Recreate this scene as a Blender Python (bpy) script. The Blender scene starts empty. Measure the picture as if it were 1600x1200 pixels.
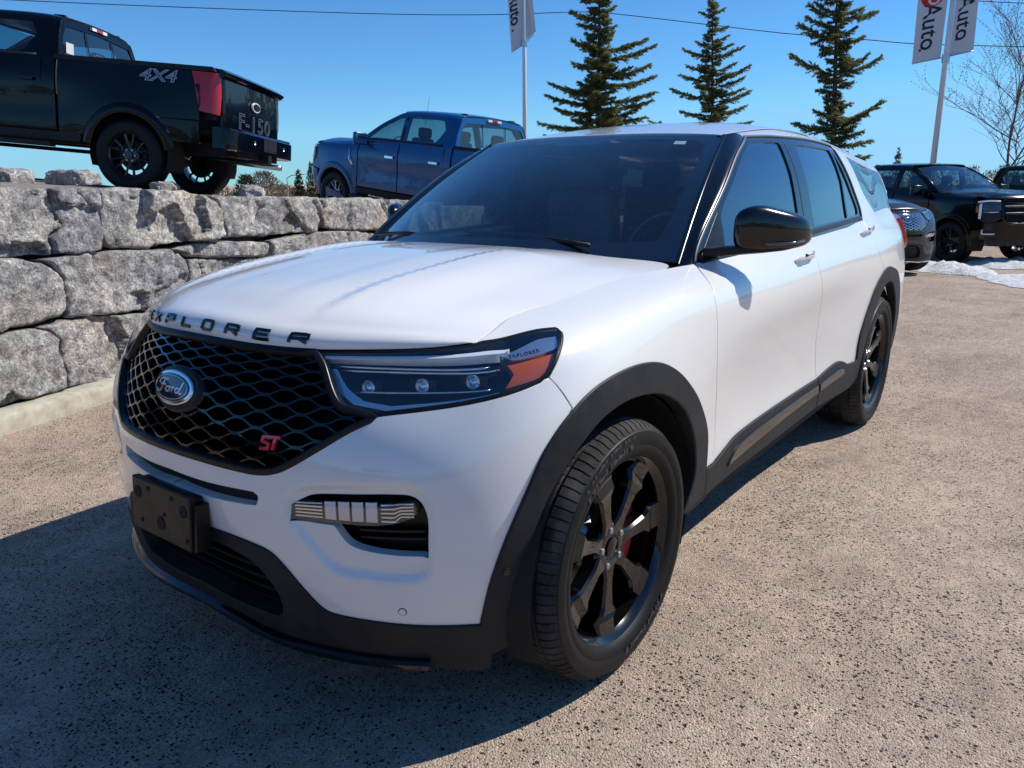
import bpy, bmesh, math, random
import numpy as np
from mathutils import Vector, Matrix, geometry, noise
C = bpy.context.scene.collection
R = math.radians
rnd = random.Random(7)
# ---------------------------------------------------------------- camera, light, exposure
sc = bpy.context.scene
cd = bpy.data.cameras.new('camera'); cam = bpy.data.objects.new('camera', cd); C.objects.link(cam)
CAM = Vector((1.84808, 1.96866, 1.43498)); yaw, pitch, roll, FPX = 3.7887579, .2541119, -.008953063, 1213.153
_d = Vector((math.cos(yaw)*math.cos(pitch), math.sin(yaw)*math.cos(pitch), -math.sin(pitch)))
_r = _d.cross(Vector((0, 0, 1))).normalized(); _u = _r.cross(_d)
_r2 = math.cos(roll)*_r+math.sin(roll)*_u; _u2 = -math.sin(roll)*_r+math.cos(roll)*_u
cam.matrix_world = Matrix(((_r2.x, _u2.x, -_d.x, CAM.x), (_r2.y, _u2.y, -_d.y, CAM.y), (_r2.z, _u2.z, -_d.z, CAM.z), (0, 0, 0, 1)))
cd.sensor_fit = 'HORIZONTAL'; cd.sensor_width = 36; cd.lens = 36*FPX/1600; cd.clip_start = .05; cd.clip_end = 3000
sc.camera = cam
SUN = Vector((-.75, .60, 1.0)).normalized()           # towards the sun
w = bpy.data.worlds.new('World'); sc.world = w; w.use_nodes = True
nt = w.node_tree; bg = nt.nodes['Background']
sky = nt.nodes.new('ShaderNodeTexSky'); sky.sky_type = 'NISHITA'; sky.sun_disc = False
sky.sun_elevation = math.asin(SUN.z); sky.sun_rotation = math.atan2(SUN.x, SUN.y)
sky.air_density = 1.0; sky.dust_density = .0; sky.ozone_density = 3.0; sky.altitude = 900
hs = nt.nodes.new('ShaderNodeHueSaturation'); hs.inputs['Saturation'].default_value = 1.12
tn = nt.nodes.new('ShaderNodeMix'); tn.data_type = 'RGBA'; tn.blend_type = 'MULTIPLY'; tn.inputs[0].default_value = 1; tn.inputs[7].default_value = (.56, .93, 1.20, 1)
nt.links.new(sky.outputs[0], hs.inputs['Color']); nt.links.new(hs.outputs[0], tn.inputs[6]); sm = nt.nodes.new('ShaderNodeMix'); sm.data_type = 'RGBA'; sm.blend_type = 'DARKEN'; sm.inputs[0].default_value = .85; sm.inputs[7].default_value = (2.5, 5.5, 8.8, 1)
nt.links.new(tn.outputs[2], sm.inputs[6]); nt.links.new(sm.outputs[2], bg.inputs[0]); bg.inputs[1].default_value = .106
sl = bpy.data.lights.new('sun', 'SUN'); sl.energy = 5.0; sl.angle = R(.53); sl.color = (1, .955, .875)
so = bpy.data.objects.new('sun', sl); C.objects.link(so); so.rotation_euler = (-SUN).to_track_quat('-Z', 'Y').to_euler()
sc.view_settings.view_transform = 'Standard'; sc.view_settings.look = 'None'; sc.view_settings.exposure = 0.14
sc.view_settings.gamma = 1; sc.view_settings.use_curve_mapping = False

# ---------------------------------------------------------------- helpers
def tag(o, label=None, cat=None, group=None, kind=None):
    for k, v in (('label', label), ('category', cat), ('group', group), ('kind', kind)):
        if v: o[k] = v
    return o
def empty(name, loc=(0, 0, 0), rz=0, label=None, cat=None, group=None, parent=None):
    o = bpy.data.objects.new(name, None); C.objects.link(o); o.location = loc; o.rotation_euler = (0, 0, rz)
    o.empty_display_size = .1
    if parent: o.parent = parent
    return tag(o, label, cat, group)
def link(name, me, mat=None, parent=None):
    if mat is not None and len(me.materials) == 0:
        for m in (mat if isinstance(mat, (list, tuple)) else [mat]): me.materials.append(m)
    o = bpy.data.objects.new(name, me); C.objects.link(o)
    if parent: o.parent = parent
    return o
def mesh(name, V, F, mat=None, parent=None, smooth=True, normals=None, mi=None, angle=None):
    me = bpy.data.meshes.new(name)
    V = np.asarray(V, float)
    me.from_pydata(V.tolist(), [], [tuple(map(int, f)) for f in F]); me.update()
    me.polygons.foreach_set('use_smooth', [smooth]*len(me.polygons))
    if mi is not None: me.polygons.foreach_set('material_index', list(mi))
    if smooth and angle is not None: me.set_sharp_from_angle(angle=R(angle))
    if normals is not None: me.normals_split_custom_set_from_vertices([tuple(n) for n in normals])
    return link(name, me, mat, parent)
def join(parts):
    V = []; F = []; n = 0
    for v, f in parts:
        V.append(np.asarray(v, float).reshape(-1, 3)); F += [tuple(i+n for i in q) for q in f]; n += len(V[-1])
    return np.concatenate(V), F
def box(c, s, rz=0, taper=1, ch=0):
    """box centred c with size s; ch = chamfer on the vertical edges"""
    x, y, z = s[0]/2, s[1]/2, s[2]/2
    if ch: ring = [(x-ch, -y), (x, -y+ch), (x, y-ch), (x-ch, y), (-x+ch, y), (-x, y-ch), (-x, -y+ch), (-x+ch, -y)]
    else: ring = [(x, -y), (x, y), (-x, y), (-x, -y)]
    n = len(ring); v = [(a, b, -z) for a, b in ring]+[(a*taper, b*taper, z) for a, b in ring]
    v = np.array(v); cr, sr = math.cos(rz), math.sin(rz)
    v = np.stack([v[:, 0]*cr-v[:, 1]*sr, v[:, 0]*sr+v[:, 1]*cr, v[:, 2]], 1)+c
    f = [tuple(range(n))[::-1], tuple(range(n, 2*n))]+[(i, (i+1) % n, (i+1) % n+n, i+n) for i in range(n)]
    return v, f
def lathe(prof, n=48, axis='y', closed=False):
    """prof: list of (axial, radius)"""
    a = np.linspace(0, 2*np.pi, n, endpoint=False); V = []
    for ax, r in prof:
        if axis == 'y': V.append(np.stack([r*np.cos(a), np.full(n, ax), r*np.sin(a)], 1))
        elif axis == 'x': V.append(np.stack([np.full(n, ax), r*np.cos(a), r*np.sin(a)], 1))
        else: V.append(np.stack([r*np.cos(a), r*np.sin(a), np.full(n, ax)], 1))
    F = []; m = len(prof)
    for i in range(m if closed else m-1):
        j = (i+1) % m
        for k in range(n):
            l = (k+1) % n; F.append((i*n+k, i*n+l, j*n+l, j*n+k))
    return np.concatenate(V), F
def tube(pts, r, n=8, cap=True):
    pts = [Vector(p) for p in pts]; V = []; F = []; m = len(pts)
    rs = r if isinstance(r, (list, tuple)) else [r]*m
    up = Vector((0, 0, 1)); prev = None
    for i, p in enumerate(pts):
        t = (pts[min(i+1, m-1)]-pts[max(i-1, 0)]).normalized()
        if prev is None:
            a = t.cross(up if abs(t.z) < .95 else Vector((1, 0, 0))).normalized()
        else:
            a = (prev-t*prev.dot(t)).normalized()
        prev = a; b = t.cross(a)
        for k in range(n):
            q = 2*math.pi*k/n; V.append(p+(a*math.cos(q)+b*math.sin(q))*rs[i])
    for i in range(m-1):
        for k in range(n): F.append((i*n+k, i*n+(k+1) % n, (i+1)*n+(k+1) % n, (i+1)*n+k))
    if cap: F += [tuple(range(n))[::-1], tuple(range((m-1)*n, m*n))]
    return np.array([tuple(v) for v in V]), F
def cr(pts, step=None, n=8, closed=False):
    """Catmull-Rom through points"""
    P = np.asarray(pts, float); m = len(P)
    if m < 3 and not closed: return P
    if closed: Q = np.concatenate([P[-1:], P, P[:2]])
    else: Q = np.concatenate([2*P[:1]-P[1:2], P, 2*P[-1:]-P[-2:-1]])
    out = []
    for i in range(len(Q)-3):
        p0, p1, p2, p3 = Q[i:i+4]; k = n if step is None else max(1, int(np.ceil(np.linalg.norm(p2-p1)/step)))
        t = np.arange(k)/k; t = t[:, None]
        out.append(.5*((2*p1)+(-p0+p2)*t+(2*p0-5*p1+4*p2-p3)*t**2+(-p0+3*p1-3*p2+p3)*t**3))
    out = np.concatenate(out)
    return out if closed else np.concatenate([out, P[-1:]])
def outline(*segs, step=.012):
    """closed outline from smooth segments (corner between segments)"""
    out = []
    for i, s in enumerate(segs):
        s = np.asarray(s, float); nx = np.asarray(segs[(i+1) % len(segs)], float)[0]
        c = cr(s, step=step)
        L = [c]
        if np.linalg.norm(c[-1]-nx) > 1e-4:
            k = max(1, int(np.linalg.norm(c[-1]-nx)/step)); L.append(c[-1]+(nx-c[-1])*(np.arange(1, k)/k)[:, None])
        elif len(c) > 1: L = [c[:-1]]
        out += L
    o = np.concatenate([x for x in out if len(x)])
    # densify straight pieces
    r = []
    for i in range(len(o)):
        a, b = o[i], o[(i+1) % len(o)]; d = np.linalg.norm(b-a)
        if d < 1e-5: continue
        k = max(1, int(np.ceil(d/(step*1.6)))); r += [a+(b-a)*j/k for j in range(k)]
    r = np.array(r)
    ar = (r[:, 0]*np.roll(r[:, 1], -1)-np.roll(r[:, 0], -1)*r[:, 1]).sum()
    return r if ar > 0 else r[::-1].copy()
def inside(P, poly):
    x, y = P[:, 0], P[:, 1]; r = np.zeros(len(P), bool); n = len(poly)
    for i in range(n):
        x1, y1 = poly[i]; x2, y2 = poly[(i+1) % n]
        if y1 == y2: continue
        m = ((y1 > y) != (y2 > y)); r ^= m & (x < (x2-x1)*(y-y1)/(y2-y1)+x1)
    return r
def dist_poly(P, poly):
    d = np.full(len(P), 1e9); n = len(poly)
    for i in range(n):
        a = poly[i]; b = poly[(i+1) % n]; ab = b-a; L = (ab**2).sum()+1e-12
        t = np.clip(((P-a)@ab)/L, 0, 1); q = P-a-t[:, None]*ab; d = np.minimum(d, (q**2).sum(1))
    return np.sqrt(d)
def shrink(o, g):
    a = np.roll(o, 1, 0); b = np.roll(o, -1, 0); t = b-a; l = np.linalg.norm(t, axis=1, keepdims=True); l[l == 0] = 1; t /= l
    n = np.stack([-t[:, 1], t[:, 0]], 1)      # inward for ccw
    return o+n*g
def triang(outer, holes, res):
    lo = outer.min(0); hi = outer.max(0)
    gx = np.arange(lo[0]+res*.5, hi[0], res); gy = np.arange(lo[1]+res*.5, hi[1], res*.87)
    g = [(x+(res/2 if j % 2 else 0), y) for j, y in enumerate(gy) for x in gx]; g = np.array(g).reshape(-1, 2)
    if len(g):
        m = inside(g, outer)
        for h in holes: m &= ~inside(g, h)
        g = g[m]
    if len(g):
        m = dist_poly(g, outer) > res*.35
        for h in holes: m &= dist_poly(g, h) > res*.35
        g = g[m]
    pts = [outer]+list(holes); E = []; n = 0
    for p in pts:
        k = len(p); E += [(n+i, n+(i+1) % k) for i in range(k)]; n += k
    allp = np.concatenate(pts+[g]) if len(g) else np.concatenate(pts)
    V, _, F, ov, _, _ = geometry.delaunay_2d_cdt([Vector(p) for p in allp], E, [], 0, 1e-6)
    V = np.array([tuple(v) for v in V]); F = np.array([tuple(f) for f in F])
    cen = V[F].mean(1); m = inside(cen, outer)
    for h in holes: m &= ~inside(cen, h)
    F = F[m]; mp = {}
    for i, l in enumerate(ov):
        for q in l: mp[q] = i
    loops = []; n = 0
    for p in pts: loops.append([mp[n+i] for i in range(len(p))]); n += len(p)
    return V, F, loops
def panel_geo(S, outer, holes=(), off=0, thick=.012, gap=.0025, res=.035, bev=.0015, seam=False):
    outer = np.asarray(outer, float); ons = None
    if seam: ons = np.abs(outer[:, 0]) < 1e-3
    o2 = shrink(outer, gap)
    if seam: o2[ons, 0] = 0; 
    hs_ = [shrink(h, -gap*.5) for h in holes]
    V, F, loops = triang(o2, hs_, res)
    fo = off(V) if callable(off) else off
    P, N = S.ev(V); P = P+N*(np.asarray(fo)[..., None] if callable(off) else fo)
    F = [tuple(f) for f in F]
    # orientation check
    if len(F):
        a, b, c_ = (P[[f[i] for f in F]] for i in range(3))
        s = (np.cross(b-a, c_-a)*N[[f[0] for f in F]]).sum()
        if s < 0: F = [f[::-1] for f in F]; flip = True
        else: flip = False
    PV = [P]; PN = [N]; n = len(P)
    if thick > 0:
        for li, L in enumerate(loops):
            k = len(L); Q = P[L]; QN = N[L]
            t = np.roll(Q, -1, 0)-np.roll(Q, 1, 0); t /= np.linalg.norm(t, axis=1, keepdims=True)+1e-9
            out = np.cross(t, QN); 
            # outward = away from material
            uvL = V[L]; tt = np.roll(uvL, -1, 0)-np.roll(uvL, 1, 0)
            nn = np.stack([tt[:, 1], -tt[:, 0]], 1); nn /= np.linalg.norm(nn, axis=1, keepdims=True)+1e-9
            pr = uvL+nn*1e-3; P2, _ = S.ev(pr)
            Q0, _ = S.ev(uvL); o_ = P2-Q0; o_ /= np.linalg.norm(o_, axis=1, keepdims=True)+1e-9
            out = o_ if li == 0 else -o_
            if li > 0:
                # holes given ccw: material lies outside the loop -> outward of material points into the hole
                out = -o_
            A = Q+out*bev-QN*bev; AN = (out+QN); AN /= np.linalg.norm(AN, axis=1, keepdims=True)+1e-9
            B = A-QN*(thick-bev); BN = out
            PV += [A, A.copy(), B]; PN += [AN, out, out]
            a0 = n; b0 = n+k; c0 = n+2*k; n += 3*k
            sm = ons[:k] if (seam and li == 0) else np.zeros(k, bool)
            for i in range(k):
                j = (i+1) % k
                if seam and li == 0 and abs(V[L[i]][0]) < 2e-3 and abs(V[L[j]][0]) < 2e-3: continue
                q1 = (L[i], L[j], a0+j, a0+i); q2 = (b0+i, b0+j, c0+j, c0+i)
                fl = flip ^ (li == 0)
                # decide orientation from geometry
                F.append(q1 if True else q1); F.append(q2)
    return np.concatenate(PV), F, np.concatenate(PN)
def fixwind(V, F, N):
    V = np.asarray(V); out = []
    for f in F:
        a, b, c_ = V[f[0]], V[f[1]], V[f[2]]; g = np.cross(b-a, c_-a)
        if len(f) == 4: g = g+np.cross(c_-a, V[f[3]]-a)
        s = g@(N[f[0]]+N[f[1]]+N[f[2]]); out.append(f if s >= 0 else f[::-1])
    return out
MI = np.array([1, -1, 1])
def panel(name, S, outer, mat, parent, holes=(), side=1, sym=False, **kw):
    V, F, N = panel_geo(S, outer, holes, seam=sym, **kw)
    F = fixwind(V, F, N)
    if sym:
        n = len(V); F = F+[tuple(i+n for i in f[::-1]) for f in F]; V = np.concatenate([V, V*MI]); N = np.concatenate([N, N*MI])
    elif side < 0:
        V = V*MI; N = N*MI; F = [f[::-1] for f in F]
    return mesh(name, V, F, mat, parent, True, N)
def both(name, S, outer, mat, parent, **kw):
    return [panel(name, S, outer, mat, parent, side=s, **kw) for s in (1, -1)]
def ribbon(S, path, w, h, off=0, side=1, prof=None):
    """bar swept along a uv path lying on S: w wide, h proud of off"""
    path = np.asarray(path, float); P, N = S.ev(path)
    T = np.gradient(P, axis=0); T /= np.linalg.norm(T, axis=1, keepdims=True)+1e-9
    B = np.cross(N, T)
    prof = prof or [(-.5, 0), (-.5, .6), (-.25, 1), (.25, 1), (.5, .6), (.5, 0)]
    V = []; m = len(prof); n = len(P)
    ws = w if hasattr(w, '__len__') else [w]*n
    for i in range(n):
        for a, b in prof: V.append(P[i]+B[i]*a*ws[i]+N[i]*(off+b*h))
    F = [(i*m+k, (i+1)*m+k, (i+1)*m+k+1, i*m+k+1) for i in range(n-1) for k in range(m-1)]
    F += [tuple(range(m)), tuple(range((n-1)*m, n*m))[::-1]]
    V = np.array(V)
    if side < 0: V = V*MI; F = [f[::-1] for f in F]
    return V, F
def text_geo(s, size=1, ext=.0, shear=0, spacing=1, bold=0, wide=1):
    cu = bpy.data.curves.new('t', 'FONT'); cu.body = s; cu.size = size; cu.shear = shear; cu.space_character = spacing; cu.offset = bold
    cu.resolution_u = 3; cu.extrude = ext; cu.align_x = 'CENTER'; cu.align_y = 'CENTER'
    o = bpy.data.objects.new('t', cu); C.objects.link(o); bpy.context.view_layer.update()
    me = bpy.data.meshes.new_from_object(o.evaluated_get(bpy.context.evaluated_depsgraph_get()))
    V = np.array([v.co[:] for v in me.vertices]); F = [tuple(p.vertices) for p in me.polygons]
    bpy.data.objects.remove(o); bpy.data.curves.remove(cu); bpy.data.meshes.remove(me)
    V[:, 0] *= wide
    return V, F
def text_outline(s, size, r=.003, shear=0, wide=1, spacing=1.0):
    cu = bpy.data.curves.new('t', 'FONT'); cu.body = s; cu.size = size; cu.shear = shear; cu.space_character = spacing; cu.fill_mode = 'NONE'; cu.bevel_depth = r; cu.bevel_resolution = 0
    cu.resolution_u = 3; cu.align_x = 'CENTER'; cu.align_y = 'CENTER'; o = bpy.data.objects.new('t', cu); C.objects.link(o); bpy.context.view_layer.update()
    me = bpy.data.meshes.new_from_object(o.evaluated_get(bpy.context.evaluated_depsgraph_get())); V = np.array([v.co[:] for v in me.vertices]); F = [tuple(p.vertices) for p in me.polygons]
    bpy.data.objects.remove(o); bpy.data.curves.remove(cu); bpy.data.meshes.remove(me); V[:, 0] *= wide; return V, F
def dup(o, parent=None):
    c_ = o.copy(); C.objects.link(c_)
    if parent is not None: c_.parent = parent
    for ch in list(o.children): dup(ch, c_)
    return c_

# ---------------------------------------------------------------- materials
def mat(name, col=(.5, .5, .5), rough=.5, metal=0, coat=0, crough=.03, spec=.5, emit=None, es=1, ior=None):
    m = bpy.data.materials.new(name); m.use_nodes = True; b = m.node_tree.nodes['Principled BSDF']
    b.inputs['Base Color'].default_value = (*col, 1); b.inputs['Roughness'].default_value = rough; b.inputs['Metallic'].default_value = metal
    b.inputs['Coat Weight'].default_value = coat; b.inputs['Coat Roughness'].default_value = crough; b.inputs['Specular IOR Level'].default_value = spec
    if emit: b.inputs['Emission Color'].default_value = (*emit, 1); b.inputs['Emission Strength'].default_value = es
    return m
def nodes(m): return m.node_tree, m.node_tree.nodes, m.node_tree.links, m.node_tree.nodes['Principled BSDF']
def tex(nd, lk, kind, scale, detail=2, rough=.5, coord='Object', vec=None, **kw):
    n = nd.new('ShaderNodeTex'+kind); n.inputs['Scale'].default_value = scale
    if kind == 'Noise': n.inputs['Detail'].default_value = detail; n.inputs['Roughness'].default_value = rough
    for k, v in kw.items(): setattr(n, k, v)
    if vec is None:
        tc = nd.get('tc') or nd.new('ShaderNodeTexCoord'); tc.name = 'tc'; lk.new(tc.outputs[coord], n.inputs['Vector'])
    else: lk.new(vec, n.inputs['Vector'])
    return n
def ramp(nd, lk, src, stops, interp='LINEAR'):
    r = nd.new('ShaderNodeValToRGB'); e = r.color_ramp.elements; r.color_ramp.interpolation = interp
    while len(e) < len(stops): e.new(.5)
    for i, (p, c_) in enumerate(stops):
        e[i].position = p; e[i].color = (*c_, 1) if hasattr(c_, '__len__') else (c_, c_, c_, 1)
    lk.new(src, r.inputs[0]); return r
def mixc(nd, lk, fac, a, b, mode='MIX'):
    n = nd.new('ShaderNodeMix'); n.data_type = 'RGBA'; n.blend_type = mode
    for s, v in ((n.inputs[0], fac), (n.inputs[6], a), (n.inputs[7], b)):
        if isinstance(v, (int, float)): s.default_value = v
        elif isinstance(v, tuple): s.default_value = (*v, 1)
        else: lk.new(v, s)
    return n.outputs[2]
def bump(nd, lk, b, h, strength=.3, dist=.01, prev=None):
    n = nd.new('ShaderNodeBump'); n.inputs['Strength'].default_value = strength; n.inputs['Distance'].default_value = dist
    lk.new(h, n.inputs['Height'])
    if prev is not None: lk.new(prev, n.inputs['Normal'])
    lk.new(n.outputs[0], b.inputs['Normal']); return n.outputs[0]
def paint(name, col, metal=0, rough=.35, flake=.0, dust=.05, coat=1.0, spec=.5):
    m = mat(name, col, rough, metal, coat, .02, spec); t, nd, lk, b = nodes(m)
    n = tex(nd, lk, 'Noise', 2200, 1); n2 = tex(nd, lk, 'Noise', 3.1, 6, .65); n3 = tex(nd, lk, 'Noise', 160, 2)
    r = ramp(nd, lk, n.outputs[0], [(.35, tuple(x*(1-flake) for x in col)), (.68, tuple(min(1, x*(1+flake*.5)) for x in col))])
    d = ramp(nd, lk, n2.outputs[0], [(.45, 0), (.75, dust)])
    sp = ramp(nd, lk, n3.outputs[0], [(.66, 0), (.74, dust*2.0)])
    a = mixc(nd, lk, d.outputs[0], r.outputs[0], (.36, .33, .29)); a = mixc(nd, lk, sp.outputs[0], a, (.30, .27, .23))
    lk.new(a, b.inputs['Base Color'])
    cr_ = ramp(nd, lk, n2.outputs[0], [(.4, .012), (.8, .012+dust*1.3)]); lk.new(cr_.outputs[0], b.inputs['Coat Roughness'])
    return m
def plastic(name, col, rough=.55, grain=900, gs=.25, dust=.3):
    m = mat(name, col, rough, spec=.28); t, nd, lk, b = nodes(m)
    n = tex(nd, lk, 'Noise', grain, 2); n2 = tex(nd, lk, 'Noise', 7, 7, .7)
    d = ramp(nd, lk, n2.outputs[0], [(.42, 0), (.78, dust)])
    lk.new(mixc(nd, lk, d.outputs[0], col, (.16, .15, .14)), b.inputs['Base Color'])
    rr = ramp(nd, lk, n2.outputs[0], [(.3, rough-.08), (.8, min(1, rough+.2))]); lk.new(rr.outputs[0], b.inputs['Roughness'])
    bump(nd, lk, b, n.outputs[0], gs, .0006)
    return m
def glass(name, tint=(.2, .25, .28), boost=.0, ior=1.5, rough=0.0, refl=(1, 1, 1), dust=0):
    m = bpy.data.materials.new(name); m.use_nodes = True; t = m.node_tree; nd = t.nodes; lk = t.links; nd.clear()
    o = nd.new('ShaderNodeOutputMaterial'); mx = nd.new('ShaderNodeMixShader'); tr = nd.new('ShaderNodeBsdfTransparent'); gl = nd.new('ShaderNodeBsdfGlossy')
    tr.inputs[0].default_value = (*tint, 1); gl.inputs['Roughness'].default_value = rough; gl.inputs['Color'].default_value = (*refl, 1)
    fr = nd.new('ShaderNodeFresnel'); fr.inputs[0].default_value = ior
    ge = nd.new('ShaderNodeNewGeometry')
    # same reflectance from either side of the pane
    mp = nd.new('ShaderNodeMath'); mp.operation = 'ADD'; mp.inputs[1].default_value = boost; mp.use_clamp = True
    lw = nd.new('ShaderNodeLayerWeight'); lw.inputs[0].default_value = .5
    pw = nd.new('ShaderNodeMath'); pw.operation = 'POWER'; pw.inputs[1].default_value = 4.0
    ml = nd.new('ShaderNodeMath'); ml.operation = 'MULTIPLY_ADD'; ml.inputs[1].default_value = .96; ml.inputs[2].default_value = .045
    lk.new(lw.outputs['Facing'], pw.inputs[0]); lk.new(pw.outputs[0], ml.inputs[0]); lk.new(ml.outputs[0], mp.inputs[0])
    nd.remove(fr); nd.remove(ge)
    if dust:
        tc = nd.new('ShaderNodeTexCoord'); n1 = nd.new('ShaderNodeTexNoise'); n1.inputs['Scale'].default_value = 90; n1.inputs['Detail'].default_value = 4; n2 = nd.new('ShaderNodeTexNoise'); n2.inputs['Scale'].default_value = 3; n2.inputs['Detail'].default_value = 5
        lk.new(tc.outputs['Object'], n1.inputs['Vector']); lk.new(tc.outputs['Object'], n2.inputs['Vector'])
        a = nd.new('ShaderNodeMapRange'); a.inputs[1].default_value = .55; a.inputs[2].default_value = .75; a.inputs[4].default_value = dust*2.5; lk.new(n1.outputs[0], a.inputs[0])
        b_ = nd.new('ShaderNodeMapRange'); b_.inputs[1].default_value = .35; b_.inputs[2].default_value = .7; b_.inputs[3].default_value = dust*.3; b_.inputs[4].default_value = dust; lk.new(n2.outputs[0], b_.inputs[0])
        ad = nd.new('ShaderNodeMath'); ad.operation = 'ADD'; lk.new(a.outputs[0], ad.inputs[0]); lk.new(b_.outputs[0], ad.inputs[1])
        df = nd.new('ShaderNodeBsdfDiffuse'); df.inputs[0].default_value = (.45, .44, .42, 1); m2 = nd.new('ShaderNodeMixShader')
        lk.new(ad.outputs[0], m2.inputs[0]); lk.new(tr.outputs[0], m2.inputs[1]); lk.new(df.outputs[0], m2.inputs[2]); tr = m2
    lk.new(mp.outputs[0], mx.inputs[0]); lk.new(tr.outputs[0], mx.inputs[1]); lk.new(gl.outputs[0], mx.inputs[2]); lk.new(mx.outputs[0], o.inputs[0])
    return m
M = {}
M['white'] = paint('white_paint', (.77, .765, .745), 0, .25, .10, .02)
M['plastic'] = plastic('black_textured_plastic', (.011, .012, .0145), .52, 900, .25, .13)
M['satin'] = plastic('black_satin_plastic', (.006, .006, .007), .30, 1500, .08, .05)
M['gloss'] = paint('gloss_black', (.002, .002, .0025), 0, .2, 0, .006, .8, .2)
M['dark'] = mat('cavity_black', (.006, .006, .007), .8)
M['chrome'] = mat('chrome', (.78, .79, .80), .08, 1)
M['steel'] = mat('steel', (.5, .5, .5), .3, 1)
M['rubber'] = plastic('tyre_rubber', (.004, .004, .0045), .50, 500, .12, .02)
M['tread'] = plastic('dusty_tread', (.014, .0135, .013), .8, 160, .5, .55)
M['glass'] = glass('window_glass', (.20, .27, .30), .15, dust=.008)
M['windshield'] = glass('windshield_glass', (.72, .84, .86), .035, dust=.010)
M['privacy'] = glass('privacy_glass', (.03, .035, .04), .13)
M['clear'] = glass('lamp_cover', (.93, .95, .97), .05)
M['lens'] = mat('lamp_reflector', (.75, .78, .82), .12, .9)
M['whitelens'] = mat('lamp_diffuser', (.80, .84, .88), .2, 0, 1)
M['amber'] = mat('amber_reflector', (.50, .085, .010), .2, 0, .5)
M['red'] = mat('red_lens', (.45, .008, .02), .15, 0, 1)
M['redpaint'] = mat('red_caliper', (.5, .006, .02), .3, 0, 1)
M['redbadge'] = mat('red_badge', (.62, .01, .03), .25, 0, 1)
M['badgeblue'] = mat('dark_blue_enamel', (.006, .012, .035), .15, 0, 1)
M['trim'] = mat('dark_grey_trim', (.10, .10, .105), .35, .3)
M['smoke'] = mat('smoked_lens', (.10, .11, .13), .06, .6)
M['fogled'] = mat('led_reflector', (.62, .64, .66), .15, .4)
M['mark'] = mat('tyre_marking', (.035, .035, .037), .6)
M['cloth'] = mat('seat_leather', (.10, .10, .10), .45)
M['cabin'] = mat('cabin_plastic', (.07, .07, .072), .6)
M['disc'] = mat('brake_disc', (.28, .28, .28), .35, 1)
M['sticker'] = mat('sticker', (.6, .62, .62), .6)
# ---------------------------------------------------------------- spline surfaces
def _spl(knots, t):
    """weights (len(t) x n) of the natural cubic spline through values at knots"""
    k = np.asarray(knots, float); n = len(k); h = np.diff(k)
    A = np.zeros((n, n)); B = np.zeros((n, n)); A[0, 0] = A[-1, -1] = 1
    for i in range(1, n-1):
        A[i, i-1] = h[i-1]; A[i, i] = 2*(h[i-1]+h[i]); A[i, i+1] = h[i]
        B[i, i+1] = 6/h[i]; B[i, i-1] = 6/h[i-1]; B[i, i] = -6/h[i]-6/h[i-1]
    M = np.linalg.solve(A, B)
    t = np.asarray(t, float); i = np.clip(np.searchsorted(k, t)-1, 0, n-2)
    hh = h[i]; a = (k[i+1]-t)/hh; b = 1-a
    W = np.zeros((len(t), n)); r = np.arange(len(t))
    W[r, i] += a; W[r, i+1] += b
    lo = t < k[0]; hi = t > k[-1]
    ca = np.where(lo | hi, 0, (a**3-a)*hh*hh/6); cb = np.where(lo | hi, 0, (b**3-b)*hh*hh/6)
    W += ca[:, None]*M[i]+cb[:, None]*M[i+1]
    # linear continuation past the ends
    for m, j, s in ((lo, 0, 1), (hi, n-2, -1)):
        if m.any():
            h0 = h[j]
            if s > 0: D = -h0/6*(2*M[0]+M[1])
            else: D = h0/6*(M[n-2]+2*M[n-1])
            d = (t[m]-(k[0] if s > 0 else k[-1]))
            W[m] += d[:, None]*D[None, :]
    return W

class Surf:
    def __init__(s, uk, vk, net, disp=None, side=1, flip=1):
        s.uk = np.array(uk, float); s.vk = np.array(vk, float); s.net = np.array(net, float)
        s.disp = disp; s.side = side; s.flip = flip
    def base(s, uv):
        Wu = _spl(s.uk, uv[:, 0]); Wv = _spl(s.vk, uv[:, 1])
        return np.einsum('pi,ijk,pj->pk', Wu, s.net, Wv, optimize=True)
    def bn(s, uv, f, e=2e-3):
        a = f(uv+[e, 0])-f(uv-[e, 0]); b = f(uv+[0, e])-f(uv-[0, e])
        n = np.cross(a, b)*s.flip; l = np.linalg.norm(n, axis=1, keepdims=True); l[l == 0] = 1
        return n/l
    def pos(s, uv):
        P = s.base(uv)
        if s.disp is not None: P = P+s.bn(uv, s.base)*s.disp(uv)[:, None]
        return P
    def ev(s, uv, side=1):
        uv = np.asarray(uv, float).reshape(-1, 2)
        P = s.pos(uv); N = s.bn(uv, s.pos)
        if side < 0: P = P*[1, -1, 1]; N = N*[1, -1, 1]
        return P, N
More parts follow.
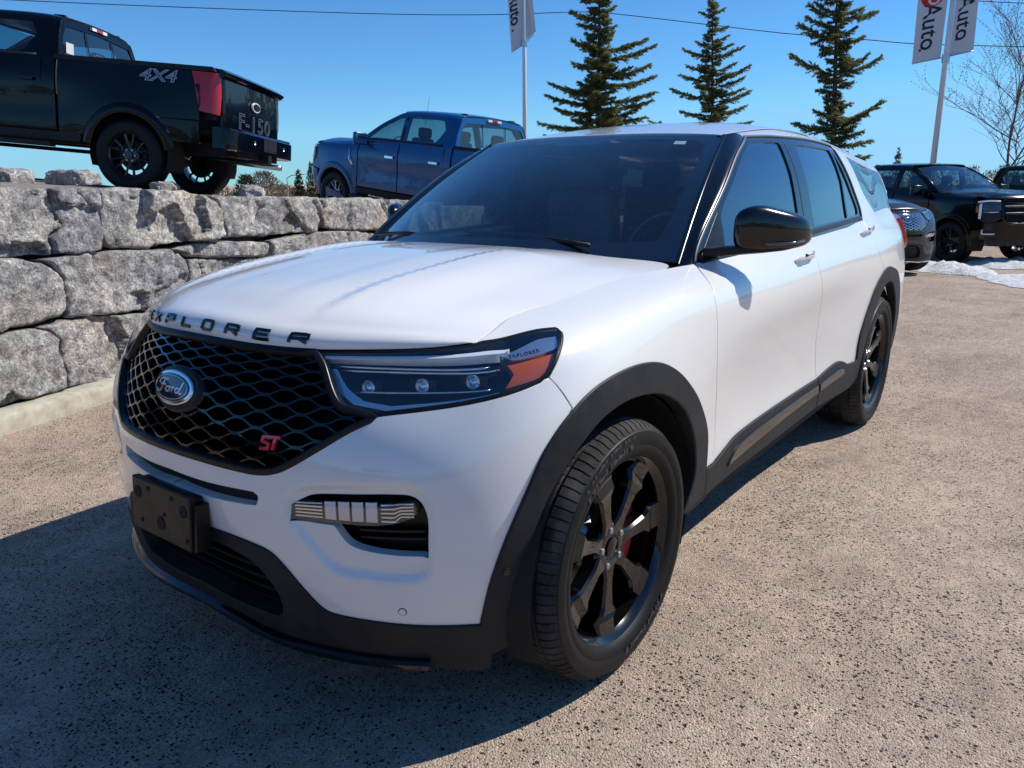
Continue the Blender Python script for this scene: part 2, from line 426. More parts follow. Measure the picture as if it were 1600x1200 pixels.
# ---------------------------------------------------------------- SUV body net: columns front centre -> round the corner -> rear centre
_VK = [.27, .40, .55, .70, .85, .97, 1.05, 1.14]
_COLS = [
 # x for rows, y for rows, z for rows
 ([.735,.768,.80,.812,.795,.750,.708,.675], [0]*8, [.27,.40,.55,.70,.84,.96,1.01,1.055]),
 ([.725,.750,.772,.775,.750,.702,.672,.642], [.29]*8, [.27,.40,.55,.70,.84,.95,1.0,1.044]),
 ([.665,.685,.695,.690,.655,.600,.566,.528], [.53,.54,.545,.54,.53,.52,.51,.50], [.27,.40,.55,.70,.84,.945,.995,1.037]),
 ([.57,.59,.598,.593,.556,.497,.462,.415], [.715,.735,.745,.742,.73,.71,.695,.66], [.27,.40,.55,.70,.84,.945,.995,1.037]),
 ([.43,.45,.46,.455,.435,.40,.365,.315], [.855,.872,.882,.885,.875,.852,.828,.752], [.27,.40,.55,.70,.84,.95,1.005,1.05]),
 ([.26,.27,.275,.275,.27,.25,.235,.20], [.93,.945,.957,.965,.960,.940,.900,.765], [.27,.40,.55,.70,.85,.965,1.035,1.08]),
 ([0,0,0,0,0,0,0,-.02], [.95,.968,.982,.988,.985,.966,.92,.775], [.27,.40,.55,.70,.86,.99,1.06,1.105]),
 ([-.40]*8, [.945,.962,.972,.978,.977,.966,.93,.78], [.27,.40,.55,.70,.86,1.0,1.085,1.14]),
 ([-.78]*8, [.925,.945,.945,.95,.965,.969,.945,.848], [.27,.40,.55,.70,.85,.98,1.08,1.15]),
 ([-1.35]*8, [.92,.942,.936,.941,.96,.972,.950,.886], [.27,.40,.55,.70,.85,.98,1.08,1.16]),
 ([-2.0]*8, [.925,.948,.945,.95,.965,.976,.955,.895], [.27,.40,.55,.70,.86,.99,1.09,1.175]),
 ([-2.6]*8, [.945,.968,.978,.983,.985,.982,.958,.893], [.27,.40,.55,.71,.87,1.0,1.10,1.195]),
 ([-3.025]*8, [.955,.975,.988,.995,.996,.986,.958,.895], [.27,.40,.55,.71,.88,1.01,1.115,1.21]),
 ([-3.5]*8, [.94,.962,.975,.983,.982,.967,.935,.87], [.27,.40,.55,.71,.88,1.02,1.125,1.22]),
 ([-3.83,-3.85,-3.87,-3.87,-3.86,-3.84,-3.82,-3.79], [.87,.89,.91,.91,.905,.89,.865,.81], [.27,.40,.55,.71,.88,1.02,1.13,1.23]),
 ([-4.00,-4.04,-4.07,-4.07,-4.05,-4.02,-3.99,-3.94], [.68,.70,.72,.72,.71,.70,.68,.64], [.27,.40,.55,.71,.88,1.02,1.13,1.23]),
 ([-4.07,-4.13,-4.17,-4.17,-4.13,-4.09,-4.05,-4.00], [.35]*8, [.27,.40,.55,.71,.88,1.02,1.13,1.23]),
 ([-4.09,-4.15,-4.20,-4.20,-4.15,-4.11,-4.07,-4.02], [0]*8, [.27,.40,.55,.71,.88,1.02,1.13,1.23]),
]
def body_surf(disp=None):
    net = np.array([np.array(c).T for c in _COLS])
    net = np.concatenate([net[1:2]*[1,-1,1], net]) # mirrored first column: symmetric at centre
    net = np.concatenate([net, net[-2:-1]*[1,-1,1]])
    mid = net[:, 3]; u = np.concatenate([[0], np.cumsum(np.linalg.norm(np.diff(mid, axis=0), axis=1))]); u -= u[1]
    return Surf(u, _VK, net, disp)

# upper body: belt line -> side glass -> cant rail -> roof centre
_UV = [0, .15, .30, .43, .50, .545, .62, .86, 1.16]
_UC = [ # x bottom, x top(centre), y rows, z rows
 (-.30, -.30, [.78,.745,.70,.655,.63,.59,.53,.31,0], [1.10,1.25,1.38,1.46,1.48,1.49,1.50,1.52,1.53]),
 (-.90, -.90, [.852,.80,.752,.70,.675,.64,.575,.33,0], [1.14,1.29,1.43,1.525,1.552,1.563,1.57,1.578,1.58]),
 (-1.45,-1.45,[.882,.832,.78,.725,.692,.655,.59,.345,0], [1.155,1.305,1.45,1.560,1.598,1.615,1.628,1.650,1.658]),
 (-2.0, -2.0, [.892,.845,.795,.742,.71,.672,.605,.36,0], [1.175,1.32,1.465,1.578,1.62,1.65,1.675,1.712,1.724]),
 (-2.6, -2.6, [.890,.845,.797,.745,.713,.675,.607,.36,0], [1.19,1.33,1.47,1.572,1.61,1.64,1.662,1.698,1.71]),
 (-3.1, -3.1, [.877,.834,.787,.738,.706,.668,.60,.36,0], [1.205,1.34,1.465,1.55,1.58,1.602,1.62,1.652,1.662]),
 (-3.5, -3.5, [.857,.815,.77,.722,.69,.652,.588,.35,0], [1.215,1.34,1.45,1.52,1.547,1.567,1.584,1.612,1.622]),
 (-3.82,-3.72,[.81,.78,.745,.705,.675,.64,.58,.34,0], [1.225,1.34,1.435,1.497,1.522,1.542,1.558,1.585,1.595]),
 (-4.0, -3.86,[.62,.60,.58,.555,.535,.51,.47,.29,0], [1.225,1.335,1.425,1.485,1.508,1.525,1.54,1.562,1.57]),
]
def upper_surf(disp=None):
    net = []
    for xb, xt, y, z in _UC:
        t = np.array(_UV)/_UV[-1]
        net.append(np.stack([xb+(xt-xb)*np.minimum(1, t*1.6), y, z], 1))
    net = np.array(net)
    net = np.concatenate([net, net[:, -2::-1]*[1, -1, 1]], 1)
    return Surf([0, .6, 1.15, 1.7, 2.3, 2.8, 3.2, 3.5, 3.78], _UV+[2.32-t for t in _UV[-2::-1]], net, disp)
# ---------------------------------------------------------------- setting
def noisemat(name, stops, scale=3, rough=.9, bs=.4, bd=.01, bscale=40, detail=8):
    m = mat(name, (.3, .3, .3), rough); t, nd, lk, b = nodes(m)
    n = tex(nd, lk, 'Noise', scale, detail, .65); r = ramp(nd, lk, n.outputs[0], stops); lk.new(r.outputs[0], b.inputs['Base Color'])
    n2 = tex(nd, lk, 'Noise', bscale, 6, .7); bump(nd, lk, b, n2.outputs[0], bs, bd); return m
def asphalt_mat():
    m = mat('dusty_asphalt', (.25, .2, .18), .9, spec=.3); t, nd, lk, b = nodes(m)
    big = tex(nd, lk, 'Noise', .55, 8, .62); mid = tex(nd, lk, 'Noise', 9, 6, .7); fine = tex(nd, lk, 'Noise', 260, 3, .6)
    c0 = ramp(nd, lk, big.outputs[0], [(.30, (.37, .295, .228)), (.50, (.465, .372, .292)), (.72, (.53, .432, .346))])
    c1 = ramp(nd, lk, mid.outputs[0], [(.30, (.80, .79, .79)), (.62, (1.10, 1.08, 1.06))])
    c = mixc(nd, lk, 1.0, c0.outputs[0], c1.outputs[0], 'MULTIPLY')
    # stones in the binder: each cell its own tint
    v1 = tex(nd, lk, 'Voronoi', 165); vr = ramp(nd, lk, v1.outputs['Color'], [(.10, (.60, .59, .60)), (.40, (.95, .94, .94)), (.7, (1.12, 1.08, 1.05)), (.95, (1.50, 1.42, 1.36))])
    c = mixc(nd, lk, .85, c, vr.outputs[0], 'MULTIPLY')
    fr = ramp(nd, lk, fine.outputs[0], [(.34, .55), (.66, 1.40)]); c = mixc(nd, lk, .8, c, fr.outputs[0], 'MULTIPLY')
    wv = tex(nd, lk, 'Wave', .33); wv.wave_type = 'RINGS'; wv.rings_direction = 'Z'; wv.inputs['Distortion'].default_value = 1.6; wv.inputs['Detail'].default_value = 3; wv.inputs['Detail Scale'].default_value = .8
    wr = ramp(nd, lk, wv.outputs[0], [(.0, 1.0), (.90, 1.0), (.975, 1.13), (1.0, 1.0)]); c = mixc(nd, lk, .8, c, wr.outputs[0], 'MULTIPLY')
    st = tex(nd, lk, 'Noise', 1.1, 5, .7); sr = ramp(nd, lk, st.outputs[0], [(.30, .68), (.42, .95), (.60, 1.0), (.74, 1.14)]); c = mixc(nd, lk, .9, c, sr.outputs[0], 'MULTIPLY')
    # open pits, denser in patches
    dens = tex(nd, lk, 'Noise', 1.6, 4, .6)
    pit = None
    for sc_, th in ((48, .17), (84, .21), (135, .23)):
        v = tex(nd, lk, 'Voronoi', sc_); v.inputs['Randomness'].default_value = 1
        wn = nd.new('ShaderNodeTexNoise'); wn.inputs['Scale'].default_value = sc_*2.2; lk.new(nd['tc'].outputs['Object'], wn.inputs['Vector'])
        sep = nd.new('ShaderNodeSeparateColor'); lk.new(v.outputs['Color'], sep.inputs[0])
        # radius = th * ((random + density) > threshold)
        a = nd.new('ShaderNodeMath'); a.operation = 'MULTIPLY_ADD'; lk.new(dens.outputs[0], a.inputs[0]); a.inputs[1].default_value = .9; lk.new(sep.outputs[0], a.inputs[2])
        g = nd.new('ShaderNodeMapRange'); g.inputs[1].default_value = 1.07; g.inputs[2].default_value = 1.36; g.inputs[3].default_value = 0; g.inputs[4].default_value = th*1.9; lk.new(a.outputs[0], g.inputs[0])
        d = nd.new('ShaderNodeMath'); d.operation = 'MULTIPLY_ADD'; lk.new(wn.outputs[0], d.inputs[0]); d.inputs[1].default_value = .22; lk.new(v.outputs['Distance'], d.inputs[2])
        d2 = nd.new('ShaderNodeMath'); d2.operation = 'SUBTRACT'; lk.new(g.outputs[0], d2.inputs[0]); lk.new(d.outputs[0], d2.inputs[1])
        d3 = nd.new('ShaderNodeMapRange'); d3.inputs[1].default_value = -.10; d3.inputs[2].default_value = -.02; lk.new(d2.outputs[0], d3.inputs[0])
        if pit is None: pit = d3.outputs[0]
        else:
            mx = nd.new('ShaderNodeMath'); mx.operation = 'MAXIMUM'; lk.new(pit, mx.inputs[0]); lk.new(d3.outputs[0], mx.inputs[1]); pit = mx.outputs[0]
    c = mixc(nd, lk, pit, c, (.03, .024, .021)); lk.new(c, b.inputs['Base Color'])
    h = nd.new('ShaderNodeMath'); h.operation = 'MULTIPLY_ADD'; lk.new(v1.outputs['Distance'], h.inputs[0]); h.inputs[1].default_value = -.9; lk.new(fine.outputs[0], h.inputs[2])
    h2 = nd.new('ShaderNodeMath'); h2.operation = 'MULTIPLY_ADD'; lk.new(pit, h2.inputs[0]); h2.inputs[1].default_value = -1.6; lk.new(h.outputs[0], h2.inputs[2])
    bump(nd, lk, b, h2.outputs[0], 1.0, .0055)
    return m
M['asphalt'] = asphalt_mat()
def grid_sheet(name, xs, ys, zf, m, kind='structure'):
    X, Y = np.meshgrid(xs, ys, indexing='ij'); Z = zf(X, Y); V = np.stack([X.ravel(), Y.ravel(), Z.ravel()], 1); ny = len(ys)
    F = [(i*ny+j, (i+1)*ny+j, (i+1)*ny+j+1, i*ny+j+1) for i in range(len(xs)-1) for j in range(ny-1)]
    o = mesh(name, V, F, m, None, True); o['kind'] = kind; return o
# one sheet out to the horizon, finer near the car
ax = np.concatenate([[-1500, -700, -300, -120, -60, -40], np.arange(-30, 12, 1.5), [14, 20, 40, 100, 300, 1500]])
def GZ(X): t = np.clip((-np.asarray(X)-8)/8, 0, 1); return -.2*t*t*(3-2*t)
ay = ax.copy(); ax = np.concatenate([[-1500, -700, -300, -120, -60, -40], np.arange(-30, 12, .75), [14, 20, 40, 100, 300, 1500]])
grid_sheet('parking_lot', ax, ay, lambda X, Y: GZ(X), M['asphalt'])
# wall line
WO = np.array([.10, -3.27]); WD = np.array([-.97151, -.23700]); WN = np.array([-.23700, .97151])
def wpt(a, z, h): p = WO+WD*a+WN*h; return (p[0], p[1], z)
M['concrete'] = noisemat('kerb_concrete', [(.3, (.30, .27, .21)), (.55, (.42, .39, .31)), (.75, (.50, .47, .38))], 14, .9, .35, .004, 150)
k0 = np.array([.184+.9547*.9*1.6, -3.095+.301*.9*1.6]); kd = np.array([-.9539, -.3012]); kn = np.array([-kd[1], kd[0]]); kn = kn if kn[1] < 0 else -kn
parts = []
prof = [(-.002, -.05), (.0, .085), (.008, .108), (.028, .120), (.165, .122), (.175, .118), (.18, -.05)]
V = []; segs = np.arange(0, 14.01, .25)
for i, a in enumerate(segs):
    p = k0+kd*a
    for h, z in prof: V.append((p[0]+kn[0]*h, p[1]+kn[1]*h, z+.004*noise.noise(Vector((a*2, h*9, 0)))))
m_ = len(prof); F = [(i*m_+k, i*m_+k+1, (i+1)*m_+k+1, (i+1)*m_+k) for i in range(len(segs)-1) for k in range(m_-1)]
kb = mesh('kerb', V, F, M['concrete'], None, True, angle=45); kb['kind'] = 'structure'
# gravel strip between kerb and wall
M['gravel'] = noisemat('gravel', [(.3, (.09, .08, .07)), (.5, (.22, .19, .16)), (.7, (.34, .31, .27))], 60, .95, .8, .01, 90)
V = []
for i, a in enumerate(segs):
    p = k0+kd*a; q = p+kn*.17; r_ = p+kn*1.1; V += [(q[0], q[1], .108), ((q[0]+r_[0])/2, (q[1]+r_[1])/2, .13), (r_[0], r_[1], .10)]
F = [(i*3+k, i*3+k+1, (i+1)*3+k+1, (i+1)*3+k) for i in range(len(segs)-1) for k in range(2)]
gs = mesh('gravel_strip', V, F, M['gravel'], None, True); gs['kind'] = 'structure'
# ---- limestone
def rock_mat():
    m = mat('limestone', (.3, .3, .3), .92, spec=.3); t, nd, lk, b = nodes(m)
    big = tex(nd, lk, 'Noise', 2.3, 7, .65); med = tex(nd, lk, 'Noise', 14, 9, .72); fine = tex(nd, lk, 'Noise', 75, 6, .75); veg = tex(nd, lk, 'Noise', 1.4, 5, .6)
    c0 = ramp(nd, lk, med.outputs[0], [(.30, (.14, .14, .148)), (.42, (.28, .28, .285)), (.52, (.46, .455, .45)), (.66, (.74, .73, .71))])
    c1 = ramp(nd, lk, big.outputs[0], [(.32, (.62, .62, .68)), (.55, (1.0, .98, .95)), (.72, (1.22, 1.12, 1.0))])
    c = mixc(nd, lk, 1, c0.outputs[0], c1.outputs[0], 'MULTIPLY')
    fr = ramp(nd, lk, fine.outputs[0], [(.36, .42), (.50, 1.0), (.62, 1.5)]); c = mixc(nd, lk, .85, c, fr.outputs[0], 'MULTIPLY')
    st = ramp(nd, lk, veg.outputs[0], [(.52, 0), (.68, .55)]); c = mixc(nd, lk, st.outputs[0], c, (.28, .205, .135), 'MIX')
    wn = tex(nd, lk, 'Wave', 5.5); wn.inputs['Distortion'].default_value = 16; wn.inputs['Detail'].default_value = 6; wn.inputs['Detail Scale'].default_value = 2.2; wn.bands_direction = 'Z'
    wr = ramp(nd, lk, wn.outputs[0], [(.0, .72), (.25, 1), (.9, 1.12)]); c = mixc(nd, lk, .75, c, wr.outputs[0], 'MULTIPLY')
    oi = nd.new('ShaderNodeObjectInfo'); orr = ramp(nd, lk, oi.outputs['Random'], [(0, (.78, .78, .82)), (.35, (1.05, 1.0, .94)), (.7, (.92, .92, .94)), (1, (1.22, 1.17, 1.08))]); c = mixc(nd, lk, .9, c, orr.outputs[0], 'MULTIPLY')
    lk.new(c, b.inputs['Base Color'])
    v = tex(nd, lk, 'Voronoi', 26); v.feature = 'DISTANCE_TO_EDGE'
    h = nd.new('ShaderNodeMath'); h.operation = 'MULTIPLY_ADD'; lk.new(med.outputs[0], h.inputs[0]); h.inputs[1].default_value = 2.4; lk.new(fine.outputs[0], h.inputs[2])
    bump(nd, lk, b, h.outputs[0], .9, .022)
    return m
M['rock'] = rock_mat()
def relief(a, z, seed):
    p = Vector((a*1.0+seed*7.3, z, seed*3.1))
    big = noise.noise(p*1.5)*.035
    r1 = noise.ridged_multi_fractal(p*2.4, .9, 2.1, 5, 1, 2)*.009
    f = noise.fractal(p*8, .55, 2.2, 7)*.015
    d, pts = noise.voronoi(p*4.5+Vector((noise.noise(p*6), noise.noise(p*6+Vector((3, 1, 2))), 0))*.35); e = d[1]-d[0]
    cell = noise.cell_vector(pts[0]*9.7)
    q = (p*4.5-pts[0]); d3, pt3 = noise.voronoi(p*1.7+Vector((5, 5, 0))); c3 = noise.cell_vector(pt3[0]*5.3); q3 = p*1.7+Vector((5, 5, 0))-pt3[0]
    tilt = (q.x*(cell.x-.5)+q.y*(cell.y-.5))*.045+(q3.x*(c3.x-.5)*1.4+q3.y*(c3.y-.55))*.19
    return big+r1+f+tilt-.02
def rock_block(off, poly, seed, parent, res=.017, depth=.42, name='boulder'):
    P = outline(*[[tuple(p)] for p in poly], step=.016)
    P = P+np.array([[noise.noise(Vector((x*9+seed, z*9, 1)))*.012, noise.noise(Vector((x*9, z*9+seed, 7)))*.012] for x, z in P])
    V, F, loops = triang(P, [], res); d = dist_poly(V, P); rr = .020
    t = np.clip(d/rr, 0, 1); rd = np.sqrt(np.maximum(0, 1-(1-t)**2))
    H = np.array([relief(x, z, seed) for x, z in V])
    h = -off-.026+.026*rd+H*(.55+.45*rd)
    W = [wpt(x, z, hh) for (x, z), hh in zip(V, h)]
    F = [tuple(f) for f in F]; L = loops[0]; k = len(L); n = len(W); cen = V[L].mean(0)
    for s, dz in ((.985, .10), (.95, depth)):
        for i in L:
            x, z = cen+(V[i]-cen)*s; W.append(wpt(x, z, -off-dz-.03))
    for i in range(k):
        j = (i+1) % k; F += [(L[i], n+i, n+j, L[j]), (n+i, n+k+i, n+k+j, n+j)]
    F.append(tuple(range(n+k, n+2*k)))
    W = np.array(W)
    o = mesh(name, W, F, M['rock'], parent, True)
    bm = bmesh.new(); bm.from_mesh(o.data); bmesh.ops.recalc_face_normals(bm, faces=bm.faces); bm.to_mesh(o.data); bm.free()
    return o
stone_wall = empty('stone_wall', (WO[0], WO[1], 0), 0, 'dry-stacked retaining wall of big grey limestone blocks behind the kerb', 'wall')
_rocks = [
    (0.10, [(-0.195, 1.463), (0.302, 1.435), (0.464, 1.43), (0.633, 1.424), (0.658, 1.278), (0.674, 1.183), (0.583, 1.11), (0.602, 1.006), (0.391, 1.012), (0.227, 1.014), (-0.277, 1.028)]),
    (0.10, [(0.642, 1.424), (0.822, 1.423), (0.994, 1.417), (1.013, 1.382), (0.998, 1.223), (0.981, 1.088), (0.936, 1.004), (0.848, 0.989), (0.741, 0.994), (0.611, 1.005), (0.592, 1.106), (0.683, 1.183), (0.667, 1.278)]),
    (0.10, [(1.018, 1.412), (1.204, 1.423), (1.377, 1.417), (1.365, 1.267), (1.402, 1.136), (1.435, 1.002), (1.36, 0.979), (1.292, 0.985), (1.164, 0.999), (1.063, 1.012), (0.986, 1.088), (1.005, 1.266)]),
    (0.06, [(1.356, 1.408), (1.538, 1.406), (1.716, 1.39), (1.915, 1.353), (2.04, 1.305), (2.1, 1.227), (2.111, 1.15), (2.101, 1.026), (2.004, 1.001), (1.866, 1.011), (1.659, 1.006), (1.41, 1.0), (1.393, 1.085), (1.346, 1.268)]),
    (0.10, [(2.025, 1.351), (2.689, 1.333), (3.065, 1.326), (3.46, 1.312), (3.505, 1.164), (3.451, 1.056), (3.402, 0.979), (3.025, 0.995), (2.695, 0.993), (2.172, 1.01), (2.142, 1.215), (2.081, 1.299)]),
    (0.10, [(3.53, 1.292), (3.874, 1.297), (4.281, 1.289), (4.595, 1.269), (4.689, 1.134), (4.626, 1.032), (4.538, 0.939), (4.067, 0.952), (3.762, 0.983), (3.509, 1.022)]),
    (0.10, [(4.621, 1.268), (5.145, 1.242), (5.929, 1.2), (5.899, 0.758), (5.109, 0.795), (4.563, 0.923), (4.715, 1.133)]),
    (0.05, [(-0.307, 1.022), (0.193, 1.011), (0.349, 0.997), (0.442, 0.964), (0.536, 0.922), (0.585, 0.888), (0.607, 0.852), (0.607, 0.742), (0.591, 0.647), (0.541, 0.599), (0.435, 0.591), (0.333, 0.587), (0.179, 0.593), (0.114, 0.568), (-0.391, 0.572)]),
    (0.06, [(0.495, 0.979), (0.624, 0.988), (0.84, 0.991), (1.182, 0.985), (1.526, 0.962), (1.621, 0.925), (1.689, 0.86), (1.697, 0.78), (1.652, 0.604), (1.59, 0.501), (1.283, 0.528), (1.108, 0.55), (0.955, 0.555), (0.747, 0.574), (0.589, 0.591), (0.605, 0.742), (0.619, 0.851), (0.558, 0.928)]),
    (0.08, [(1.59, 0.966), (1.814, 0.979), (2.088, 0.985), (2.597, 0.944), (2.614, 0.875), (2.597, 0.815), (2.187, 0.845), (1.798, 0.875), (1.726, 0.881)]),
    (0.07, [(1.721, 0.872), (1.993, 0.852), (2.584, 0.805), (2.605, 0.707), (2.56, 0.426), (2.083, 0.449), (1.666, 0.5)]),
    (0.07, [(2.67, 0.944), (3.078, 0.975), (3.6, 0.98), (4.023, 0.955), (4.513, 0.892), (5.057, 0.785), (5.012, 0.235), (3.508, 0.345), (2.602, 0.42)]),
    (0.00, [(-0.42, 0.571), (0.079, 0.562), (0.222, 0.568), (0.335, 0.561), (0.43, 0.519), (0.48, 0.468), (0.47, 0.38), (0.488, 0.294), (0.499, 0.218), (0.484, 0.133), (0.386, 0.132), (0.274, 0.13), (0.001, 0.128), (-0.496, 0.164)]),
    (0.02, [(0.371, 0.557), (0.565, 0.575), (0.762, 0.561), (1.059, 0.536), (1.363, 0.508), (1.337, 0.257), (1.304, 0.06), (0.82, 0.095), (0.514, 0.133), (0.519, 0.22), (0.494, 0.378), (0.504, 0.462)]),
    (0.02, [(1.388, 0.509), (1.815, 0.47), (2.334, 0.415), (2.319, 0.181), (2.29, 0.06), (1.747, 0.06), (1.316, 0.06)]),
    (0.02, [(2.367, 0.416), (3.232, 0.347), (4.643, 0.247), (4.595, 0.06), (3.176, 0.06), (2.307, 0.06)]),

]
_more = [(.10, [(-1.2, 1.02), (-.24, 1.03), (-.22, 1.25), (-.20, 1.45), (-1.2, 1.47)]), (.05, [(-1.3, .58), (-.33, .58), (-.31, .80), (-.33, 1.01), (-1.3, 1.01)]), (.0, [(-1.3, .08), (-.50, .10), (-.43, .35), (-.44, .56), (-1.3, .56)]),
         (.10, [(5.95, .62), (7.2, .60), (7.3, .85), (7.2, 1.12), (5.95, 1.16)]), (.05, [(5.1, .10), (6.3, .08), (6.4, .5), (5.1, .70)]), (.05, [(6.4, .08), (7.5, .08), (7.5, .55), (6.4, .56)]), (0, [(4.7, .05), (5.05, .05), (5.05, .3), (4.7, .26)])]
for i, (off, poly) in enumerate(_rocks+_more):
    b = rock_block(off, poly, i*1.7+.3, stone_wall, .017 if i < len(_rocks) else .05)
    b.matrix_parent_inverse = stone_wall.matrix_world.inverted() if False else Matrix.Translation((-WO[0], -WO[1], 0))
# earth packed behind the blocks
be = mesh('packed_earth', [wpt(-1.3, -.1, -.34), wpt(7.5, -.1, -.34), wpt(7.5, .98, -.40), wpt(4.5, 1.10, -.40), wpt(-1.3, 1.30, -.40)], [(0, 1, 2, 3, 4)], M['gravel'], stone_wall, False)
be.matrix_parent_inverse = Matrix.Translation((-WO[0], -WO[1], 0))
# ---- terrace behind the wall, rising and falling under the parked trucks
TR1 = Matrix.Translation((-3.765, -7.792, 1.337))@Matrix.Rotation(R(302.51), 4, 'Z')@Matrix.Rotation(R(-5.44), 4, 'Y')@Matrix.Rotation(R(2.49), 4, 'X')
TR2 = Matrix.Translation((-8.301, -5.421, .401))@Matrix.Rotation(R(266.18), 4, 'Z')@Matrix.Rotation(R(-6.36), 4, 'Y')@Matrix.Rotation(R(2.77), 4, 'X')
TR3 = Matrix.Translation((-18.873, -2.893, -.195))@Matrix.Rotation(R(53.18), 4, 'Z')
ctl = [(M_@Vector((x, y, 0))) for M_ in (TR1, TR2) for x in (0, 3.69) for y in (.88, -.88)]
ctl = [(v.x, v.y, v.z) for v in ctl]
for a, z in ((-1.5, 1.40), (0, 1.40), (1.3, 1.385), (2.5, 1.33), (3.8, 1.24), (5, 1.12), (6, 1.0), (7.3, .85)): p = WO+WD*a-WN*.35; ctl.append((p[0], p[1], z))
ctl += [(-12, -3.5, .0), (-11, -8, .15), (-12, -14, .3), (-5, -16, 1.2), (3, -14, 1.3), (6, -6, 1.3), (-18, -20, .2), (-1, -20, 1.0), (-9, -4.0, .3)]
ctl = np.array(ctl)
_D = np.sqrt(((ctl[:, None, :2]-ctl[None, :, :2])**2).sum(-1)); _w = np.linalg.solve(_D+.02*np.eye(len(ctl)), ctl[:, 2]-ctl[:, 2].mean())
def terr(X, Y):
    q = np.stack([np.ravel(X), np.ravel(Y)], 1); d = np.sqrt(((q[:, None]-ctl[None, :, :2])**2).sum(-1)); return (d@_w+ctl[:, 2].mean()).reshape(np.shape(X))
V = []; na, nh = 60, 60
for a in np.linspace(-5, 10, na):
    for h in np.linspace(.30, 1, nh)**2*20-1.48:
        p = WO+WD*a-WN*h*1.0; V.append((p[0], p[1], 0))
V = np.array(V); V[:, 2] = terr(V[:, 0], V[:, 1])
e_ = np.clip((V[:, 0]+12.5)/2.5, 0, 1); V[:, 2] = V[:, 2]*e_-.2*(1-e_)
F = [(i*nh+k, i*nh+k+1, (i+1)*nh+k+1, (i+1)*nh+k) for i in range(na-1) for k in range(nh-1)]
M['terrace'] = noisemat('terrace_gravel', [(.3, (.12, .10, .08)), (.5, (.24, .20, .165)), (.7, (.34, .30, .26))], 5, .95, .7, .02, 60)
tr_ = mesh('gravel_terrace', V, F, M['terrace'], None, True); tr_['kind'] = 'structure'
def free_boulder(c, s, seed, label):
    bm = bmesh.new(); bmesh.ops.create_icosphere(bm, subdivisions=5, radius=1)
    for v in bm.verts:
        p = v.co.copy(); q = Vector([math.copysign(abs(t)**.55, t) for t in p]); n_ = noise.fractal(p*1.3+Vector((seed, 0, 0)), .9, 2.1, 5)*.16+noise.ridged_multi_fractal(p*2.2+Vector((0, seed, 0)), .9, 2.1, 4, 1, 2)*.05
        q *= (.93+n_); v.co = Vector((q.x*s[0]/2, q.y*s[1]/2, max(-.5, q.z)*s[2]/1.5))
    me = bpy.data.meshes.new('boulder'); bm.to_mesh(me); bm.free(); me.polygons.foreach_set('use_smooth', [True]*len(me.polygons))
    o = link('boulder', me, M['rock']); o.location = c; o.rotation_euler = (0, 0, seed); tag(o, label, 'boulder'); return o
free_boulder((-1.55, -6.95, 1.51), (.42, .40, .16), .4, 'flat grey boulder at the left edge, under the black pickup')
free_boulder((-2.10, -6.75, 1.50), (.56, .36, .16), 1.9, 'low grey boulder just left of the black pickup rear tyre')
free_boulder((-3.10, -6.75, 1.40), (.28, .30, .12), 2.9, 'small low boulder between the two rear tyres of the black pickup')
free_boulder((-3.93, -6.28, 1.26), (.36, .30, .24), 4.2, 'rounded grey boulder on the wall right of the black pickup far tyre')

# ---- conifers
M['bark'] = noisemat('bark', [(.3, (.055, .04, .03)), (.6, (.12, .09, .07)), (.8, (.17, .13, .10))], 20, .9, .6, .02, 40)
def leafmat(name, a, b_, c_):
    m = mat(name, a, .7, spec=.3); t, nd, lk, b = nodes(m); oi = tex(nd, lk, 'Noise', 3.5, 5, .6); r = ramp(nd, lk, oi.outputs[0], [(.3, a), (.5, b_), (.72, c_)]); lk.new(r.outputs[0], b.inputs['Base Color'])
    tl = nd.new('ShaderNodeBsdfTranslucent'); lk.new(r.outputs[0], tl.inputs[0]); mx = nd.new('ShaderNodeMixShader'); mx.inputs[0].default_value = .45; o = nd['Material Output']
    lk.new(b.outputs[0], mx.inputs[1]); lk.new(tl.outputs[0], mx.inputs[2]); lk.new(mx.outputs[0], o.inputs[0]); return m
M['spruce'] = leafmat('spruce_needles', (.10, .115, .040), (.19, .20, .075), (.34, .31, .13))
